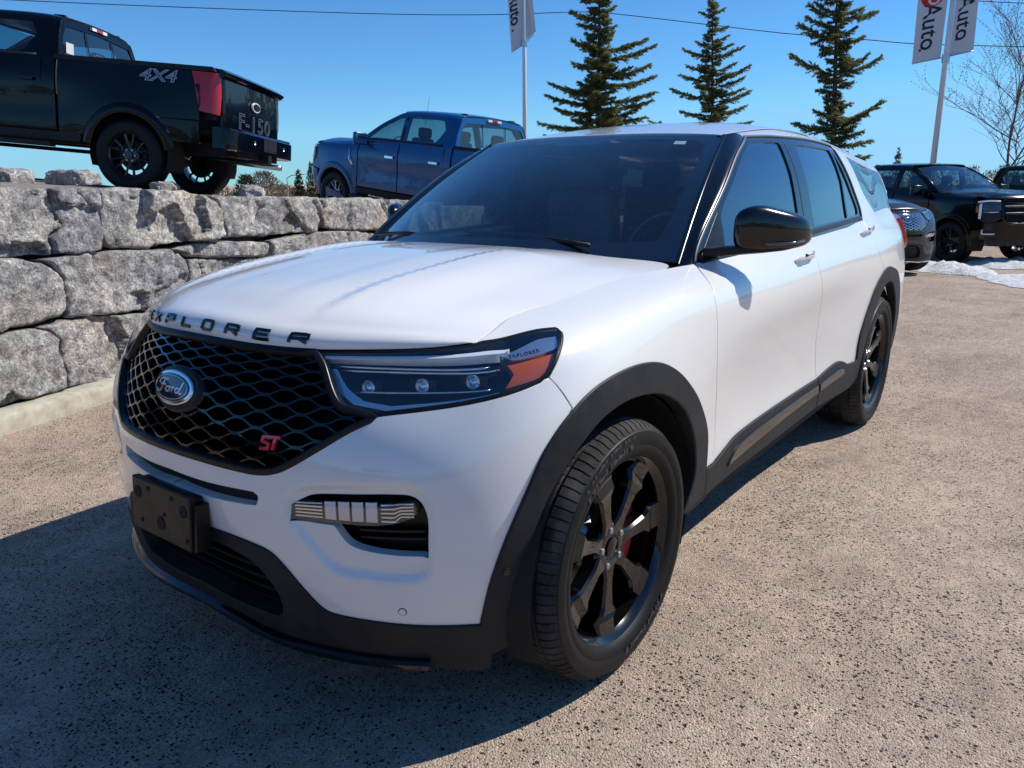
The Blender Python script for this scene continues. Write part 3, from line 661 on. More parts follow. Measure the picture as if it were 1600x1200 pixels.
def spruce(name, base, hd, trunk, brs, label, group, seed, dens=1.0, shaggy=1.0):
    rg = random.Random(seed); hd = Vector((hd[0], hd[1], 0)); rt = Vector((hd.y, -hd.x, 0)); B = Vector((base[0], base[1], 0))
    root = empty(name, B, 0, label, 'tree', group)
    W = lambda x, z, d=0: rt*x+hd*d+Vector((0, 0, z))
    zt = [z for _, z in trunk]; xt = [x for x, _ in trunk]; top = max(zt)
    tx = lambda z: float(np.interp(z, zt, xt))
    pts = [W(tx(zt[0]), 0)]+[W(tx(z), z) for z in np.linspace(max(.5, zt[0]*.5), top, 9)]
    rad = list(np.linspace(.12, .012, len(pts)))
    v, f = tube([tuple(p) for p in pts], rad, 8); mesh('trunk', v, f, M['bark'], root)
    V = []; F = []; BV = []; BF = []
    def blade(p, d, l, w):
        a = d.cross(Vector((rg.uniform(-1, 1), rg.uniform(-1, 1), rg.uniform(-1, 1)))).normalized()*w; n = len(V)
        V.extend([p-a, p+a, p+d*l]); F.append((n, n+1, n+2))
    def brush(p0, p1, dens_=1.0):
        d = p1-p0; L = d.length
        if L < .01: return
        d = d.normalized(); k = int(max(5, L*150*dens_))
        for i in range(k):
            t = rg.random(); p = p0+(p1-p0)*t
            r_ = Vector((rg.gauss(0, 1), rg.gauss(0, 1), rg.gauss(0, 1))); r_ = (r_-d*r_.dot(d)).normalized()
            blade(p, (r_*rg.uniform(.6, 1)+d*rg.uniform(.4, 1.0)).normalized(), rg.uniform(.035, .075)*shaggy, rg.uniform(.008, .014))
    def branch(p0, p1, big):
        L = (p1-p0).length; mid = (p0+p1)/2+Vector((0, 0, -.10*L)); N = max(5, int(L/.07))
        q = [p0*(1-t)**2+mid*2*t*(1-t)+p1*t*t for t in [i/N for i in range(N+1)]]
        v, f = tube([tuple(a) for a in q], [.020*(1-i/N)*(.5+L*.4)+.004 for i in range(N+1)], 4); n = len(BV); BV.extend(v.tolist()); BF.extend([tuple(i+n for i in g) for g in f])
        for i in range(N):
            t = i/N
            if t < .16: continue
            brush(q[i], q[i+1], 1.1*dens)
            d = (q[i+1]-q[i]).normalized(); tw = (.09+.34*(1-t)**.7*min(1, t*3.2))*min(1.25, .5+L*.5)
            for s_ in (1, -1):
                for rep in range(2):
                    side = d.cross(Vector((0, 0, 1))).normalized()*s_; dd = (side*rg.uniform(.5, .95)+d*rg.uniform(.45, 1.0)+Vector((0, 0, rg.uniform(-.45, .28)))).normalized(); ll = tw*rg.uniform(.5, 1.2)
                    brush(q[i], q[i]+dd*ll, .95*dens)
                    if ll > .16:
                        m_ = q[i]+dd*ll*.5; brush(m_, m_+(dd+side*.8*rg.choice((1, -1))+Vector((0, 0, -.2))).normalized()*ll*.45, .9*dens)
    for (a, b_) in brs:
        d0 = rg.uniform(-.35, .35); dp = rg.uniform(-.5, .5)*abs(b_[0]-a[0]); branch(W(a[0], a[1]), W(b_[0], b_[1], dp), True)
    # fill: branches towards and away from the viewer, length following the listed outline
    zs = [a[1] for a, b_ in brs]; ls = [abs(b_[0]-a[0]) for a, b_ in brs]
    z = min(zs); 
    while z < top-.12:
        Ls = [l for zz, l in zip(zs, ls) if abs(zz-z) < .45] or [.35*(top-z)**.7]; L = min(max(Ls), .28*(top-z)+.45)
        for k in range(3):
            an = rg.uniform(0, 2*math.pi); l = L*rg.uniform(.25, .65); cx = math.cos(an)*l
            if abs(math.cos(an)) > .80: l *= .7
            branch(W(tx(z), z), W(tx(z)+math.cos(an)*l, z+l*rg.uniform(.05, .32), math.sin(an)*l), False)
        z += .11/dens
    brush(W(tx(top-.4), top-.4), W(tx(top), top+.05), 2)
    # unseen lower skirt down to the ground
    z = .6
    while z < min(zs):
        for k in range(3):
            an = rg.uniform(0, 2*math.pi); l = rg.uniform(.7, 1.15); branch(W(0, z), W(math.cos(an)*l, z+.1, math.sin(an)*l), False)
        z += .35
    cr_ = mesh('crown', V, F, M['spruce'], root, False); mesh('branches', BV, BF, M['bark'], root, True)['kind'] = 'stuff'; cr_['kind'] = 'stuff'
    return root
spruce('spruce_tree', (-23.89, -13.45), (-0.858, -0.514), [(0.0, 3.55), (-0.01, 6.37), (-0.03, 8.84)],
       [((0.0, 5.94), (1.72, 6.4)), ((0.01, 5.62), (1.98, 6.08)), ((0.02, 4.98), (1.8, 5.43)), ((0.02, 4.76), (2.1, 5.19)), ((0.03, 4.21), (2.08, 4.57)), ((0.04, 3.99), (2.0, 4.29)), ((0.05, 3.6), (1.79, 3.72)), ((0.0, 5.94), (-0.98, 6.29)), ((0.01, 5.34), (-0.95, 5.62)), ((0.03, 4.65), (-0.76, 4.91)), ((0.03, 4.54), (-1.8, 4.93)), ((0.04, 4.1), (-1.9, 4.51)), ((0.05, 3.33), (-2.22, 3.59)), ((-0.02, 6.95), (-1.04, 7.21)), ((-0.02, 6.74), (-0.76, 6.93)), ((-0.01, 6.41), (-0.51, 6.61)), ((-0.02, 7.2), (0.55, 7.44)), ((-0.01, 6.58), (0.59, 6.79)), ((-0.01, 6.37), (0.55, 6.56)), ((-0.03, 7.51), (-0.84, 7.75)), ((-0.03, 7.62), (0.5, 7.81)), ((0.02, 5.08), (1.13, 5.32)), ((0.03, 4.43), (-1.27, 4.68)), ((0.04, 3.77), (-1.5, 3.98)), ((0.05, 3.55), (1.51, 4.08)), ((0.05, 3.22), (2.22, 3.41)), ((0.06, 3.0), (-1.96, 3.14))],
       'tall full spruce directly behind the white roof, nearest the left banner pole', 'tall spruces behind the white roof', 0, 1.15, 1.10)
spruce('spruce_tree', (-31.25, -12.18), (-0.919, -0.393), [(0.0, 3.87), (-0.18, 7.18), (-0.25, 8.94)],
       [((-0.23, 8.16), (0.29, 8.33)), ((-0.2, 7.48), (0.44, 7.66)), ((-0.17, 7.03), (0.49, 7.25)), ((-0.16, 6.73), (0.68, 6.99)), ((-0.14, 6.38), (1.1, 6.77)), ((-0.11, 5.88), (0.86, 6.21)), ((-0.09, 5.55), (1.41, 6.02)), ((-0.07, 5.22), (1.2, 5.6)), ((-0.05, 4.86), (1.23, 5.17)), ((-0.04, 4.65), (1.5, 5.01)), ((-0.01, 4.13), (1.38, 4.51)), ((-0.23, 8.04), (-0.78, 8.24)), ((-0.16, 6.88), (-0.88, 7.14)), ((-0.14, 6.43), (-1.39, 6.84)), ((-0.11, 5.88), (-1.2, 6.2)), ((-0.09, 5.47), (-1.46, 5.88)), ((-0.05, 4.78), (-1.77, 5.17)), ((-0.01, 4.13), (-1.39, 4.35)), ((0.02, 3.48), (-2.74, 4.0)), ((0.01, 3.74), (1.63, 3.83))],
       'slimmer pointed spruce, middle one of the three behind the white roof', 'tall spruces behind the white roof', 3, 0.95, 1.00)
spruce('spruce_tree', (-23.22, -4.92), (-0.964, -0.265), [(0.0, 2.82), (-0.13, 4.69), (-0.29, 7.07)],
       [((-0.24, 5.9), (0.87, 6.08)), ((-0.25, 6.03), (0.51, 6.19)), ((-0.18, 5.21), (0.6, 5.4)), ((-0.1, 4.37), (0.75, 4.93)), ((-0.1, 4.3), (1.08, 4.82)), ((0.02, 3.0), (1.26, 3.64)), ((0.03, 2.91), (0.99, 3.44)), ((0.07, 2.4), (1.1, 2.56)), ((-0.25, 6.03), (-0.83, 6.4)), ((-0.24, 5.9), (-1.0, 6.3)), ((-0.22, 5.64), (-1.04, 6.03)), ((-0.19, 5.35), (-1.23, 5.77)), ((-0.1, 4.37), (-1.39, 5.03)), ((0.0, 3.18), (-0.64, 3.46)), ((0.04, 2.82), (-1.11, 3.06)), ((-0.19, 5.38), (0.37, 5.68)), ((-0.17, 5.12), (0.26, 5.1)), ((-0.21, 5.56), (-0.79, 5.25)), ((-0.16, 5.04), (-0.59, 4.98)), ((-0.02, 3.45), (0.4, 3.61)), ((-0.01, 3.36), (-0.4, 3.82)), ((-0.28, 6.41), (0.29, 6.56)), ((-0.28, 6.41), (-0.81, 6.59)), ((0.05, 2.64), (0.82, 2.8)), ((-0.04, 3.63), (-0.32, 3.85))],
       'sparse spruce with a bare stretch of trunk, right of the other two', 'tall spruces behind the white roof', 6, 1.00, 1.00)
# ---- bare deciduous tree
M['twig'] = noisemat('twig_bark', [(.3, (.09, .055, .045)), (.6, (.17, .11, .09)), (.8, (.24, .17, .14))], 30, .9, .3, .01, 60)
def bare_tree(base, H, seed, label, spread=.5, r0=.07, name='bare_tree', group=None, levels=5, lean=0):
    rg = random.Random(seed); root = empty(name, base, 0, label, 'tree', group); V = []; F = []
    def grow(p, d, L, r, lv):
        N = 4; q = [p]; dd = d.copy()
        for i in range(N):
            dd = (dd+Vector((rg.gauss(0, .10), rg.gauss(0, .10), rg.gauss(.03, .06)))).normalized(); q.append(q[-1]+dd*L/N)
        v, f = tube([tuple(a) for a in q], [r*(1-.45*i/N) for i in range(N+1)], 5 if lv < 2 else 3, False); n = len(V); V.extend(v.tolist()); F.extend([tuple(i+n for i in g) for g in f])
        if lv >= levels:
            for a in q[1:]:
                s = .022; o = Vector((rg.uniform(-1, 1), rg.uniform(-1, 1), rg.uniform(-1, 1))).normalized()*s; n = len(V); V.extend([(a+o)[:], (a-o*.3+Vector((0, 0, s)))[:], (a-o*.6-Vector((0, s, 0)))[:], (a+Vector((s*.5, 0, -s*.4)))[:]]); F.extend([(n, n+1, n+2), (n, n+2, n+3), (n, n+3, n+1), (n+1, n+3, n+2)])
            return
        k = 4 if lv < 3 else 3
        for i in range(k):
            t = rg.uniform(.3, 1) if i else 1; j = min(N-1, int(t*N)); pp = q[j]+(q[j+1]-q[j])*(t*N-j) if j < N else q[-1]
            a = rg.uniform(0, 2*math.pi); o = Vector((math.cos(a), math.sin(a), 0)); nd_ = (dd*(1-spread*.5)+o*spread+Vector((0, 0, .25))).normalized()
            grow(pp, nd_, L*rg.uniform(.55, .8), r*.55, lv+1)
    grow(Vector((0, 0, 0)), Vector((lean, 0, 1)).normalized(), H*.36, r0, 0)
    for i in range(9):
        z = H*rg.uniform(.14, .34); a = rg.uniform(0, 2*math.pi); grow(Vector((lean*z, 0, z)), Vector((math.cos(a), math.sin(a), .55)).normalized(), H*.20, r0*.35, 2)
    mesh('branches', V, F, M['twig'], root, True)['kind'] = 'stuff'; return root
bare_tree((-26.05, -.49, 0), 8.0, 5, 'bare leafless tree with small buds at the right edge behind the parked pickups', .62, .055)
bare_tree((-27.5, 1.6, 0), 7.2, 8, 'second thinner leafless tree, just outside the right edge', .6, .05)

# ---- far hedges and treeline
M['brush'] = leafmat('brushwood', (.10, .075, .05), (.17, .13, .09), (.24, .19, .14)); M['evergreen'] = leafmat('evergreen', (.035, .042, .02), (.07, .075, .035), (.13, .12, .06))
def clump(c, w_, h_, seed, m, V, F, n=1400, blade=.16):
    rg = random.Random(seed)
    for i in range(n):
        a = rg.uniform(0, 2*math.pi); r_ = math.sqrt(rg.random()); z = rg.random(); s = (1-z*z*.75)
        p = Vector((c[0]+math.cos(a)*r_*w_*s, c[1]+math.sin(a)*r_*w_*s, c[2]+z*h_)); d = Vector((rg.gauss(0, .5), rg.gauss(0, .5), rg.uniform(.2, 1))).normalized()
        sd = d.cross(Vector((rg.gauss(0, 1), rg.gauss(0, 1), 0))).normalized()*blade*.22; k = len(V); V.extend([(p-sd)[:], (p+sd)[:], (p+d*blade*rg.uniform(.6, 1.6))[:]]); F.append((k, k+1, k+2))
def hedge(name, specs, m, label, cat='bush', group=None):
    for i, (x, y, w_, h_, lab) in enumerate(specs):
        V = []; F = []; clump((x, y, 0), w_, h_, i*13+len(name), m, V, F); o = mesh(name, V, F, m, None, False); tag(o, lab, cat, group)
hedge('leafless_bush', [(-24.6, -34.6, 1.5, 2.05, 'brown leafless bush beyond the stone wall, next to the round evergreen bush')], M['brush'], '')
hedge('evergreen_bush', [(-23.9, -35.2, .9, 1.9, 'dark green bush behind the wall, nearest the black pickup rear tyre'), ], M['evergreen'], '')
for i, (x, y, h_, lab) in enumerate(((-26.1, -33.6, 2.0, 'small spruce beyond the wall, leftmost of three beside the blue pickup'), (-26.5, -33.0, 2.35, 'small spruce beyond the wall, middle one of three beside the blue pickup'), (-27.0, -32.6, 2.2, 'small spruce beyond the wall, touching the blue pickup bonnet'))):
    V = []; F = []
    for k in range(7): z = k/7; clump((x, y, h_*z), .62*(1-z)+.08, h_*.22, i*31+k, None, V, F, int(260*(1-z))+60, .13)
    o = mesh('small_spruce', V, F, M['evergreen'], None, False); tag(o, lab, 'tree', 'small spruces beyond the wall')
V = []; F = []
for k in range(8): z = k/8; clump((-56.9, -9.9, 3.1*z), .75*(1-z)+.08, 3.1*.22, 900+k, None, V, F, int(160*(1-z))+40, .16)
tag(mesh('small_spruce', V, F, M['evergreen'], None, False), 'tiny distant spruce on the skyline left of the right-hand flagpole', 'tree')
V = []; F = []; rg = random.Random(3)
for i in range(420):
    a = 2*math.pi*i/420; D = rg.uniform(58, 95); x, y = math.cos(a)*D, math.sin(a)*D
    h_ = (rg.uniform(.5, 1.5) if y < -20 else rg.uniform(1.6, 2.6)) if x < 0 else rg.uniform(3, 8)
    clump((x, y, 0), rg.uniform(1.2, 2.4), h_, 2000+i, None, V, F, 260, .28 if x < 0 else .6)
o = mesh('distant_brushwood', V, F, M['brush'], None, False); tag(o, 'low band of brown brushwood along the horizon behind the lot', 'brushwood', None, 'stuff')

# ---- flagpoles and banners
M['pole'] = mat('white_pole_paint', (.72, .72, .72), .35, .1); M['cloth_w'] = mat('white_banner_cloth', (.62, .62, .63), .85); M['navy'] = mat('navy_print', (.012, .022, .05), .8); M['redprint'] = mat('red_print', (.60, .02, .03), .8)
def banner(root, rt, hd, quad, flutter, letters, side):
    """quad: four (across, height) corners bottom-left, bottom-right, top-right, top-left"""
    Q = [np.array(q, float) for q in quad]; nu, nv = 10, 24; V = []
    def P(u, v, o=0):
        b_ = Q[0]*(1-u)+Q[1]*u; t = Q[3]*(1-u)+Q[2]*u; x, z = b_*(1-v)+t*v
        d = flutter*math.sin(u*3.0+v*2.2+side)*(.3+.7*u if side > 0 else 1-.7*u)+flutter*.4*math.sin(u*7+v*5)
        return Vector((rt[0]*x+hd[0]*(d+o), rt[1]*x+hd[1]*(d+o), z))
    for th in (0, .004):
        for i in range(nv+1):
            for j in range(nu+1): V.append(P(j/nu, i/nv, th))
    F = []; n = nu+1; off = (nv+1)*n
    for i in range(nv):
        for j in range(nu): a = i*n+j; F.append((a, a+1, a+n+1, a+n)); F.append((a+off, a+n+off, a+n+1+off, a+1+off))
    for i in range(nv): F.append((i*n, (i+1)*n, (i+1)*n+off, i*n+off)); F.append((i*n+nu, i*n+nu+off, (i+1)*n+nu+off, (i+1)*n+nu))
    fl = mesh('banner', [v[:] for v in V], F, M['cloth_w'], root, True, angle=60)
    W_ = np.linalg.norm(Q[1]-Q[0]); Hh = Q[3][1]-Q[0][1]
    for s, size, uc, vc, mt in letters:
        if s == '#':
            t = np.linspace(0, 2*np.pi, 40, endpoint=False); r0 = size
            for (ra, rb, m2, o_) in ((0, r0, M['redprint'], -.006), (.30*r0, .52*r0, M['cloth_w'], -.009)):
                VV = []; 
                for q in t:
                    for r_ in (ra, rb): VV.append(P(uc+r_*math.cos(q)/W_+(.0 if ra == 0 else .15*r0/W_), vc+r_*math.sin(q)/Hh-(0 if ra == 0 else .35*r0/Hh), o_)[:])
                FF = [(i*2, i*2+1, (i*2+3) % 80, (i*2+2) % 80) for i in range(40)]; mesh('logo_disc', VV, FF, m2, fl, False)
            continue
        v, f = text_geo(s, size, 0, 0, 1.0, .006, 1.0)
        # rotated a quarter turn clockwise: text runs downwards
        VV = [P(uc+b_/W_, vc-a_/Hh, -.006)[:] for a_, b_, _ in v]; mesh('lettering', VV, f, mt, fl, False)
    return fl
def flagpole(base, rt, r_, H, label):
    root = empty('flagpole', (base[0], base[1], 0), 0, label, 'flagpole', 'banner poles around the lot')
    v, f = tube([(0, 0, 0), (0, 0, H*.5), (0, 0, H)], [r_*1.1, r_*.9, r_*.7], 16); mesh('pole', v, f, M['pole'], root, True)
    v, f = lathe([(0, r_*2.2), (.03, r_*2.2), (.04, r_*1.2), (.2, r_*1.15)], 16, 'z'); mesh('pole_base', v, f, M['pole'], root, True, angle=30); return root
rtR = (-.1632, .9866); hdR = (-.9866, -.1632)
ZS = lambda z: 1.435+(z-1.435)*1.62
fp = flagpole((-22.93, -2.131), rtR, .076, 9.6, 'tall white pole with two hanging white banners, behind the parked black pickup')
banner(fp, rtR, hdR, [(-.80, ZS(3.29)), (-.13, ZS(3.365)), (-.11, ZS(5.6)), (-.87, ZS(5.6))], .03, [('Auto', .58, .50, .235, M['navy']), ('.', .45, .40, .085, M['navy']), ('#', .27, .50, .44, M['redprint'])], -1)
banner(fp, rtR, hdR, [(.07, ZS(3.37)), (.62, ZS(3.451)), (.52, ZS(5.6)), (.08, ZS(5.6))], .03, [('Auto', .53, .46, .245, M['navy']), ('.', .42, .40, .11, M['navy']), ('#', .23, .50, .45, M['redprint'])], 1)
for z in (ZS(3.34), ZS(5.6)):
    v, f = tube([(rtR[0]*-.81, rtR[1]*-.81, z-.06), (0, 0, z+.05), (rtR[0]*.62, rtR[1]*.62, z+.16)], .014, 6); mesh('banner_arm', v, f, M['steel'], fp, True)
    v, f = lathe([(-.10, .10), (.10, .10)], 12, 'z'); mesh('pole_clamp', v+np.array([0, 0, z+.02]), f, M['steel'], fp, True)
rtL = (-.5884, .8086); hdL = (-.8086, -.5884)
fp = flagpole((-11.9, -8.03), rtL, .046, 7.2, 'white pole with a twisted white banner, left of the tall spruces')
banner(fp, rtL, hdL, [(-.261, 3.983), (-.03, 4.137), (-.03, 6.3), (-.42, 6.3)], .03, [('Auto', .30, .45, .335, M['navy']), ('.', .26, .45, .17, M['navy'])], -1)
banner(fp, rtL, hdL, [(.03, 4.209), (.234, 4.375), (.03, 6.3), (.028, 6.3)], .03, [], 1)
v, f = lathe([(-.05, .062), (.05, .062)], 12, 'z'); mesh('pole_clamp', v+np.array([0, 0, 4.16]), f, M['steel'], fp, True)
v, f = tube([(rtL[0]*-.27, rtL[1]*-.27, 3.99), (0, 0, 4.15), (rtL[0]*.24, rtL[1]*.24, 4.36)], .008, 6); mesh('banner_arm', v, f, M['steel'], fp, True)
# ---- street lamp far off, overhead wires
root = empty('street_lamp', (-34.6, -45.7, 0), 0, 'distant curved street lamp above the bushes beyond the wall', 'lamp')
v, f = tube([(0, 0, 0), (0, 0, 1.6), (.02, -.02, 1.85), (-.25, .2, 2.05), (-.7, .55, 2.12)], .035, 6); mesh('lamp_pole', v, f, M['steel'], root, True)
mesh('lamp_head', *box((-.85, .66, 2.11), (.34, .14, .06), R(-38)), M['steel'], root, False)
M['wire'] = mat('cable_black', (.02, .02, .025), .6)
for pts, lab in (([(-12.79, -40.58, 9.64), (-15.48, -39.56, 9.71), (-22.28, -36.02, 9.99), (-29.71, -30.11, 10.08), (-33.32, -26.1, 10.09), (-35.93, -22.48, 10.16)], 'black overhead cable crossing the sky from the left to the tall spruce'),
                 ([(-35.93, -22.48, 10.16), (-37.04, -20.67, 10.04), (-40.24, -13.96, 8.9), (-40.95, -11.95, 8.56), (-41.82, -8.91, 8.11), (-42.27, -6.91, 7.78), (-42.71, -4.3, 7.48), (-42.95, -2.28, 7.25), (-43.15, 1.28, 6.86)], 'black overhead cable sagging from the tall spruce to the right edge'),
                 ([(-47.27, -7.36, 10.67), (-47.61, -5.35, 10.34), (-47.9, -3.02, 9.96), (-48.14, .92, 9.37)], 'short cable in the top right corner beside the banner')):
    q = cr(pts, n=6); v, f = tube([tuple(a) for a in q], .022, 5); tag(mesh('overhead_cable', v, f, M['wire'], None, True), lab, 'cable', 'overhead cables')
# ---- old snow
M['snow'] = noisemat('old_snow', [(.3, (.40, .40, .41)), (.5, (.66, .67, .68)), (.65, (.80, .81, .82))], 9, .7, 1.0, .05, 24)
def snow(poly, h_, lab, seed):
    P = outline(*[[p] for p in poly], step=.10); P = P+np.array([[noise.noise(Vector((x*3, y*3, seed)))*.14, noise.noise(Vector((x*3, y*3, seed+5)))*.14] for x, y in P])
    V, F, L = triang(P, [], .10); d = dist_poly(V, P); Z = [h_*(1-math.exp(-dd/.12))*(.35+.9*abs(noise.fractal(Vector((x*2.3, y*2.3, seed)), .8, 2, 4)))+.004 for (x, y), dd in zip(V, d)]
    tag(mesh('snow_patch', [(x, y, z+float(GZ(x))+.004) for (x, y), z in zip(V, Z)], [tuple(f) for f in F], M['snow'], None, True), lab, 'snow', 'patches of old snow')
snow([(-13.9, -.95), (-13.2, -.5), (-13.0, .2), (-13.3, .7), (-14.0, .5), (-14.9, .2), (-14.7, -.5)], .16, 'patch of dirty snow in front of the black pickup front tyre', 1)
snow([(-13.2, .35), (-12.2, .55), (-11.2, 1.0), (-10.8, 2.0), (-13.5, 2.6), (-14.2, 1.6), (-14.0, .8)], .05, 'thin melting snow on the asphalt at the right edge', 2)
snow([(-16.6, -.2), (-15.5, -.1), (-14.9, .5), (-15.6, 1.1), (-16.9, .8)], .14, 'strip of snow in the shade under the black pickup bumper', 3)
# ---- loose grit: real pebbles near the camera
rg = random.Random(11); V = []; F = []
bm = bmesh.new(); bmesh.ops.create_icosphere(bm, subdivisions=1, radius=1); IV = np.array([v.co[:] for v in bm.verts]); IF = [tuple(v.index for v in f.verts) for f in bm.faces]; bm.free()
for i in range(5200):
    if rg.random() < .7: x, y = rg.uniform(-3.5, 1.9), rg.uniform(-1.5, 3.2)
    else: x, y = rg.uniform(-9, 1.9), rg.uniform(-3.4, 5)
    s = rg.uniform(.0012, .0034)*(1.7 if rg.random() < .05 else 1); J = IV*np.array([rg.uniform(.7, 1.4), rg.uniform(.7, 1.4), rg.uniform(.5, .9)])*s
    k = len(V); V += (J+[x, y, s*.4]).tolist(); F += [tuple(q+k for q in f) for f in IF]
M['grit'] = noisemat('grit', [(.3, (.10, .08, .07)), (.5, (.30, .25, .21)), (.7, (.52, .46, .40))], 30, .9, .2, .001, 300)
tag(mesh('loose_grit', V, F, M['grit'], None, False), 'fine loose grit scattered over the asphalt', 'grit', None, 'stuff')
# ---------------------------------------------------------------- white SUV
def wheel_rubber(Rt, Rr, wd, pitches=72):
    """tyre: profile outboard (+y) to inboard with real tread grooves; returns verts/faces and material index"""
    h = wd/2
    prof = [(h-.018, Rr-.004, 0), (h-.004, Rr+.006, 0), (h+.002, Rr+.018, 0), (h+.006, Rr+.03, 0), (h+.004, Rr+.036, 0), (h+.010, Rr+.05, 0), (h+.011, Rr+(Rt-Rr)*.55, 0), (h+.006, Rr+(Rt-Rr)*.72, 0), (h+.003, Rr+(Rt-Rr)*.74, 0),
            (h-.006, Rt-.024, 1), (h-.016, Rt-.013, 1), (h-.030, Rt-.0065, 1)]
    top = []
    gr = [(.62, .012), (.20, .013), (-.20, .013), (-.62, .012)]
    y = h-.045
    pts = [(y, Rt-.003)]
    for c_, gw in gr:
        yc = c_*h
        pts += [(yc+gw/2+.001, Rt-.0005*(1+abs(c_))), (yc+gw/2-.002, Rt-.0085), (yc-gw/2+.002, Rt-.0085), (yc-gw/2-.001, Rt-.0005*(1+abs(c_)))]
    pts += [(-h+.045, Rt-.003)]
    prof += [(a, b, 2 if b > Rt-.006 else 3) for a, b in pts]
    prof += [(-h+.030, Rt-.0065, 1), (-h+.016, Rt-.013, 1), (-h+.006, Rt-.024, 1), (-h-.008, Rr+(Rt-Rr)*.6, 0), (-h, Rr+.02, 0), (-h+.018, Rr-.004, 0)]
    n = pitches*4; a = ((np.arange(n)//4)+np.tile([0, .80, .825, .975], pitches))*2*np.pi/pitches; V = []; m = len(prof)
    k = np.arange(n) % 4
    for i, (ax, r, t) in enumerate(prof):
        rr = np.full(n, r)
        if t in (1, 2):
            g = k >= 2
            depth = .0042 if abs(ax) > h*.62 else .002
            if t == 1 and r < Rt-.02: depth = .003
            if abs(ax) > h*.62 or t == 1: rr = rr-g*depth
            else: rr = rr-(k >= 2)*.002
        jit = np.full(n, ax)+(a*0)
        V.append(np.stack([rr*np.cos(a), jit, rr*np.sin(a)], 1))
    F = []; mi = []
    for i in range(m-1):
        t = max(prof[i][2], prof[i+1][2])
        for q in range(n):
            l = (q+1) % n; F.append((i*n+q, (i+1)*n+q, (i+1)*n+l, i*n+l)); mi.append(1 if t else 0)
    return np.concatenate(V), F, mi
def ring_text(s, rad, size, y, ang, ext=.0012, bold=.0, shear=0, wide=1):
    """raised lettering bent round a wheel face (outboard = +y)"""
    V, F = text_geo(s, size, ext, shear, 1.0, bold, wide)
    th = R(ang)-V[:, 0]/rad; rr = rad+V[:, 1]
    return np.stack([-rr*np.cos(th), y+V[:, 2]+ext, rr*np.sin(th)], 1), F
def spoke_geo(ang, secs):
    """secs: (r, half width, y face, y back, bevel)"""
    V = []; F = []
    for r, hw, yf, yb, bv in secs:
        V += [(r, yb, -hw*1.0), (r, yf-bv, -hw), (r, yf, -hw+bv*.8), (r, yf, hw-bv*.8), (r, yf-bv, hw), (r, yb, hw)]
    n = 6
    for i in range(len(secs)-1):
        for k in range(n): F.append((i*n+k, i*n+(k+1) % n, (i+1)*n+(k+1) % n, (i+1)*n+k))
    F += [tuple(range(n))[::-1], tuple(range((len(secs)-1)*n, len(secs)*n))]
    V = np.array(V, float); c_, s_ = math.cos(ang), math.sin(ang)
    x, z = V[:, 0], V[:, 2]
    return np.stack([-(x*c_-z*s_), V[:, 1], x*s_+z*c_], 1), [f[::-1] for f in F]
def make_wheel_suv(parent):
    Rt, Rr, wd = .39, .282, .268
    w_ = mesh('wheel', *lathe([(.100, .262), (.117, .274), (.122, .281), (.117, .283), (.108, .280), (.100, .272), (.06, .268), (-.02, .262), (-.10, .268), (-.118, .28), (-.122, .279), (-.10, .262), (-.03, .252), (.06, .256), (.100, .262)], 72), M['gloss'], parent, True, angle=35)
    V, F, mi = wheel_rubber(Rt, Rr, wd, 84)
    mesh('tyre', V, F, [M['rubber'], M['tread']], w_, True, mi=mi, angle=38)
    yo = wd/2+.0105
    for k in range(2):
        v, f = ring_text('MICHELIN', .333, .052, yo-.0035, 112+180*k, .0014, .0012, .35, 1.12); mesh('tyre_lettering', v, f, M['mark'], w_, False)
        v, f = ring_text('275/45 R 21', .340, .026, yo-.004, 66+180*k, .001, .0006, .0, 1.1); mesh('tyre_lettering', v, f, M['mark'], w_, False)
    secs = [(.030, .034, .078, .02, .006), (.062, .030, .086, .03, .007), (.095, .021, .089, .04, .008), (.14, .024, .092, .045, .008), (.178, .029, .096, .05, .009), (.200, .044, .101, .05, .010), (.228, .052, .093, .04, .014), (.250, .047, .098, .02, .008), (.268, .042, .106, .02, .006)]
    for k in range(7):
        v, f = spoke_geo(2*math.pi*k/7+R(4), secs); mesh('spoke', v, f, M['gloss'], w_, True, angle=22)
    v, f = lathe([(.02, .075), (.070, .078), (.082, .070), (.086, .060), (.084, .040), (.078, .034), (.078, .0)], 40); mesh('hub', v, f, M['gloss'], w_, True, angle=30)
    v, f = lathe([(.070, .030), (.087, .030), (.090, .025), (.091, .0)], 28); mesh('centre_cap', v, f, M['gloss'], w_, True, angle=30)
    for k in range(5):
        a = 2*math.pi*k/5+R(100); v, f = lathe([(.055, .0115), (.086, .0115), (.090, .009), (.091, .0)], 6)
        mesh('lug_nut', v+np.array([-.057*math.cos(a), 0, .057*math.sin(a)]), f, M['steel'], w_, True, angle=30)
        v, f = lathe([(.0865, .017), (.0875, .015), (.080, .013)], 16)
    v, f = lathe([(.0, .165), (.012, .17), (.014, .165), (.014, .09), (.03, .075), (.03, 0)], 48); mesh('brake_disc', v, f, M['disc'], w_, True, angle=30)
    a = np.linspace(R(-35), R(35), 12)
    o1 = [(-.19*math.cos(t), .19*math.sin(t)) for t in a]; o2 = [(-.115*math.cos(t), .115*math.sin(t)) for t in a[::-1]]
    P = o1+o2; n = len(P); v = [(x, -.02, z) for x, z in P]+[(x, .048, z) for x, z in P]
    f = [tuple(range(n)), tuple(range(n, 2*n))[::-1]]+[(i, i+n, (i+1) % n+n, (i+1) % n) for i in range(n)]
    mesh('brake_caliper', v, f, M['redpaint'], w_, True, angle=30)
    return w_

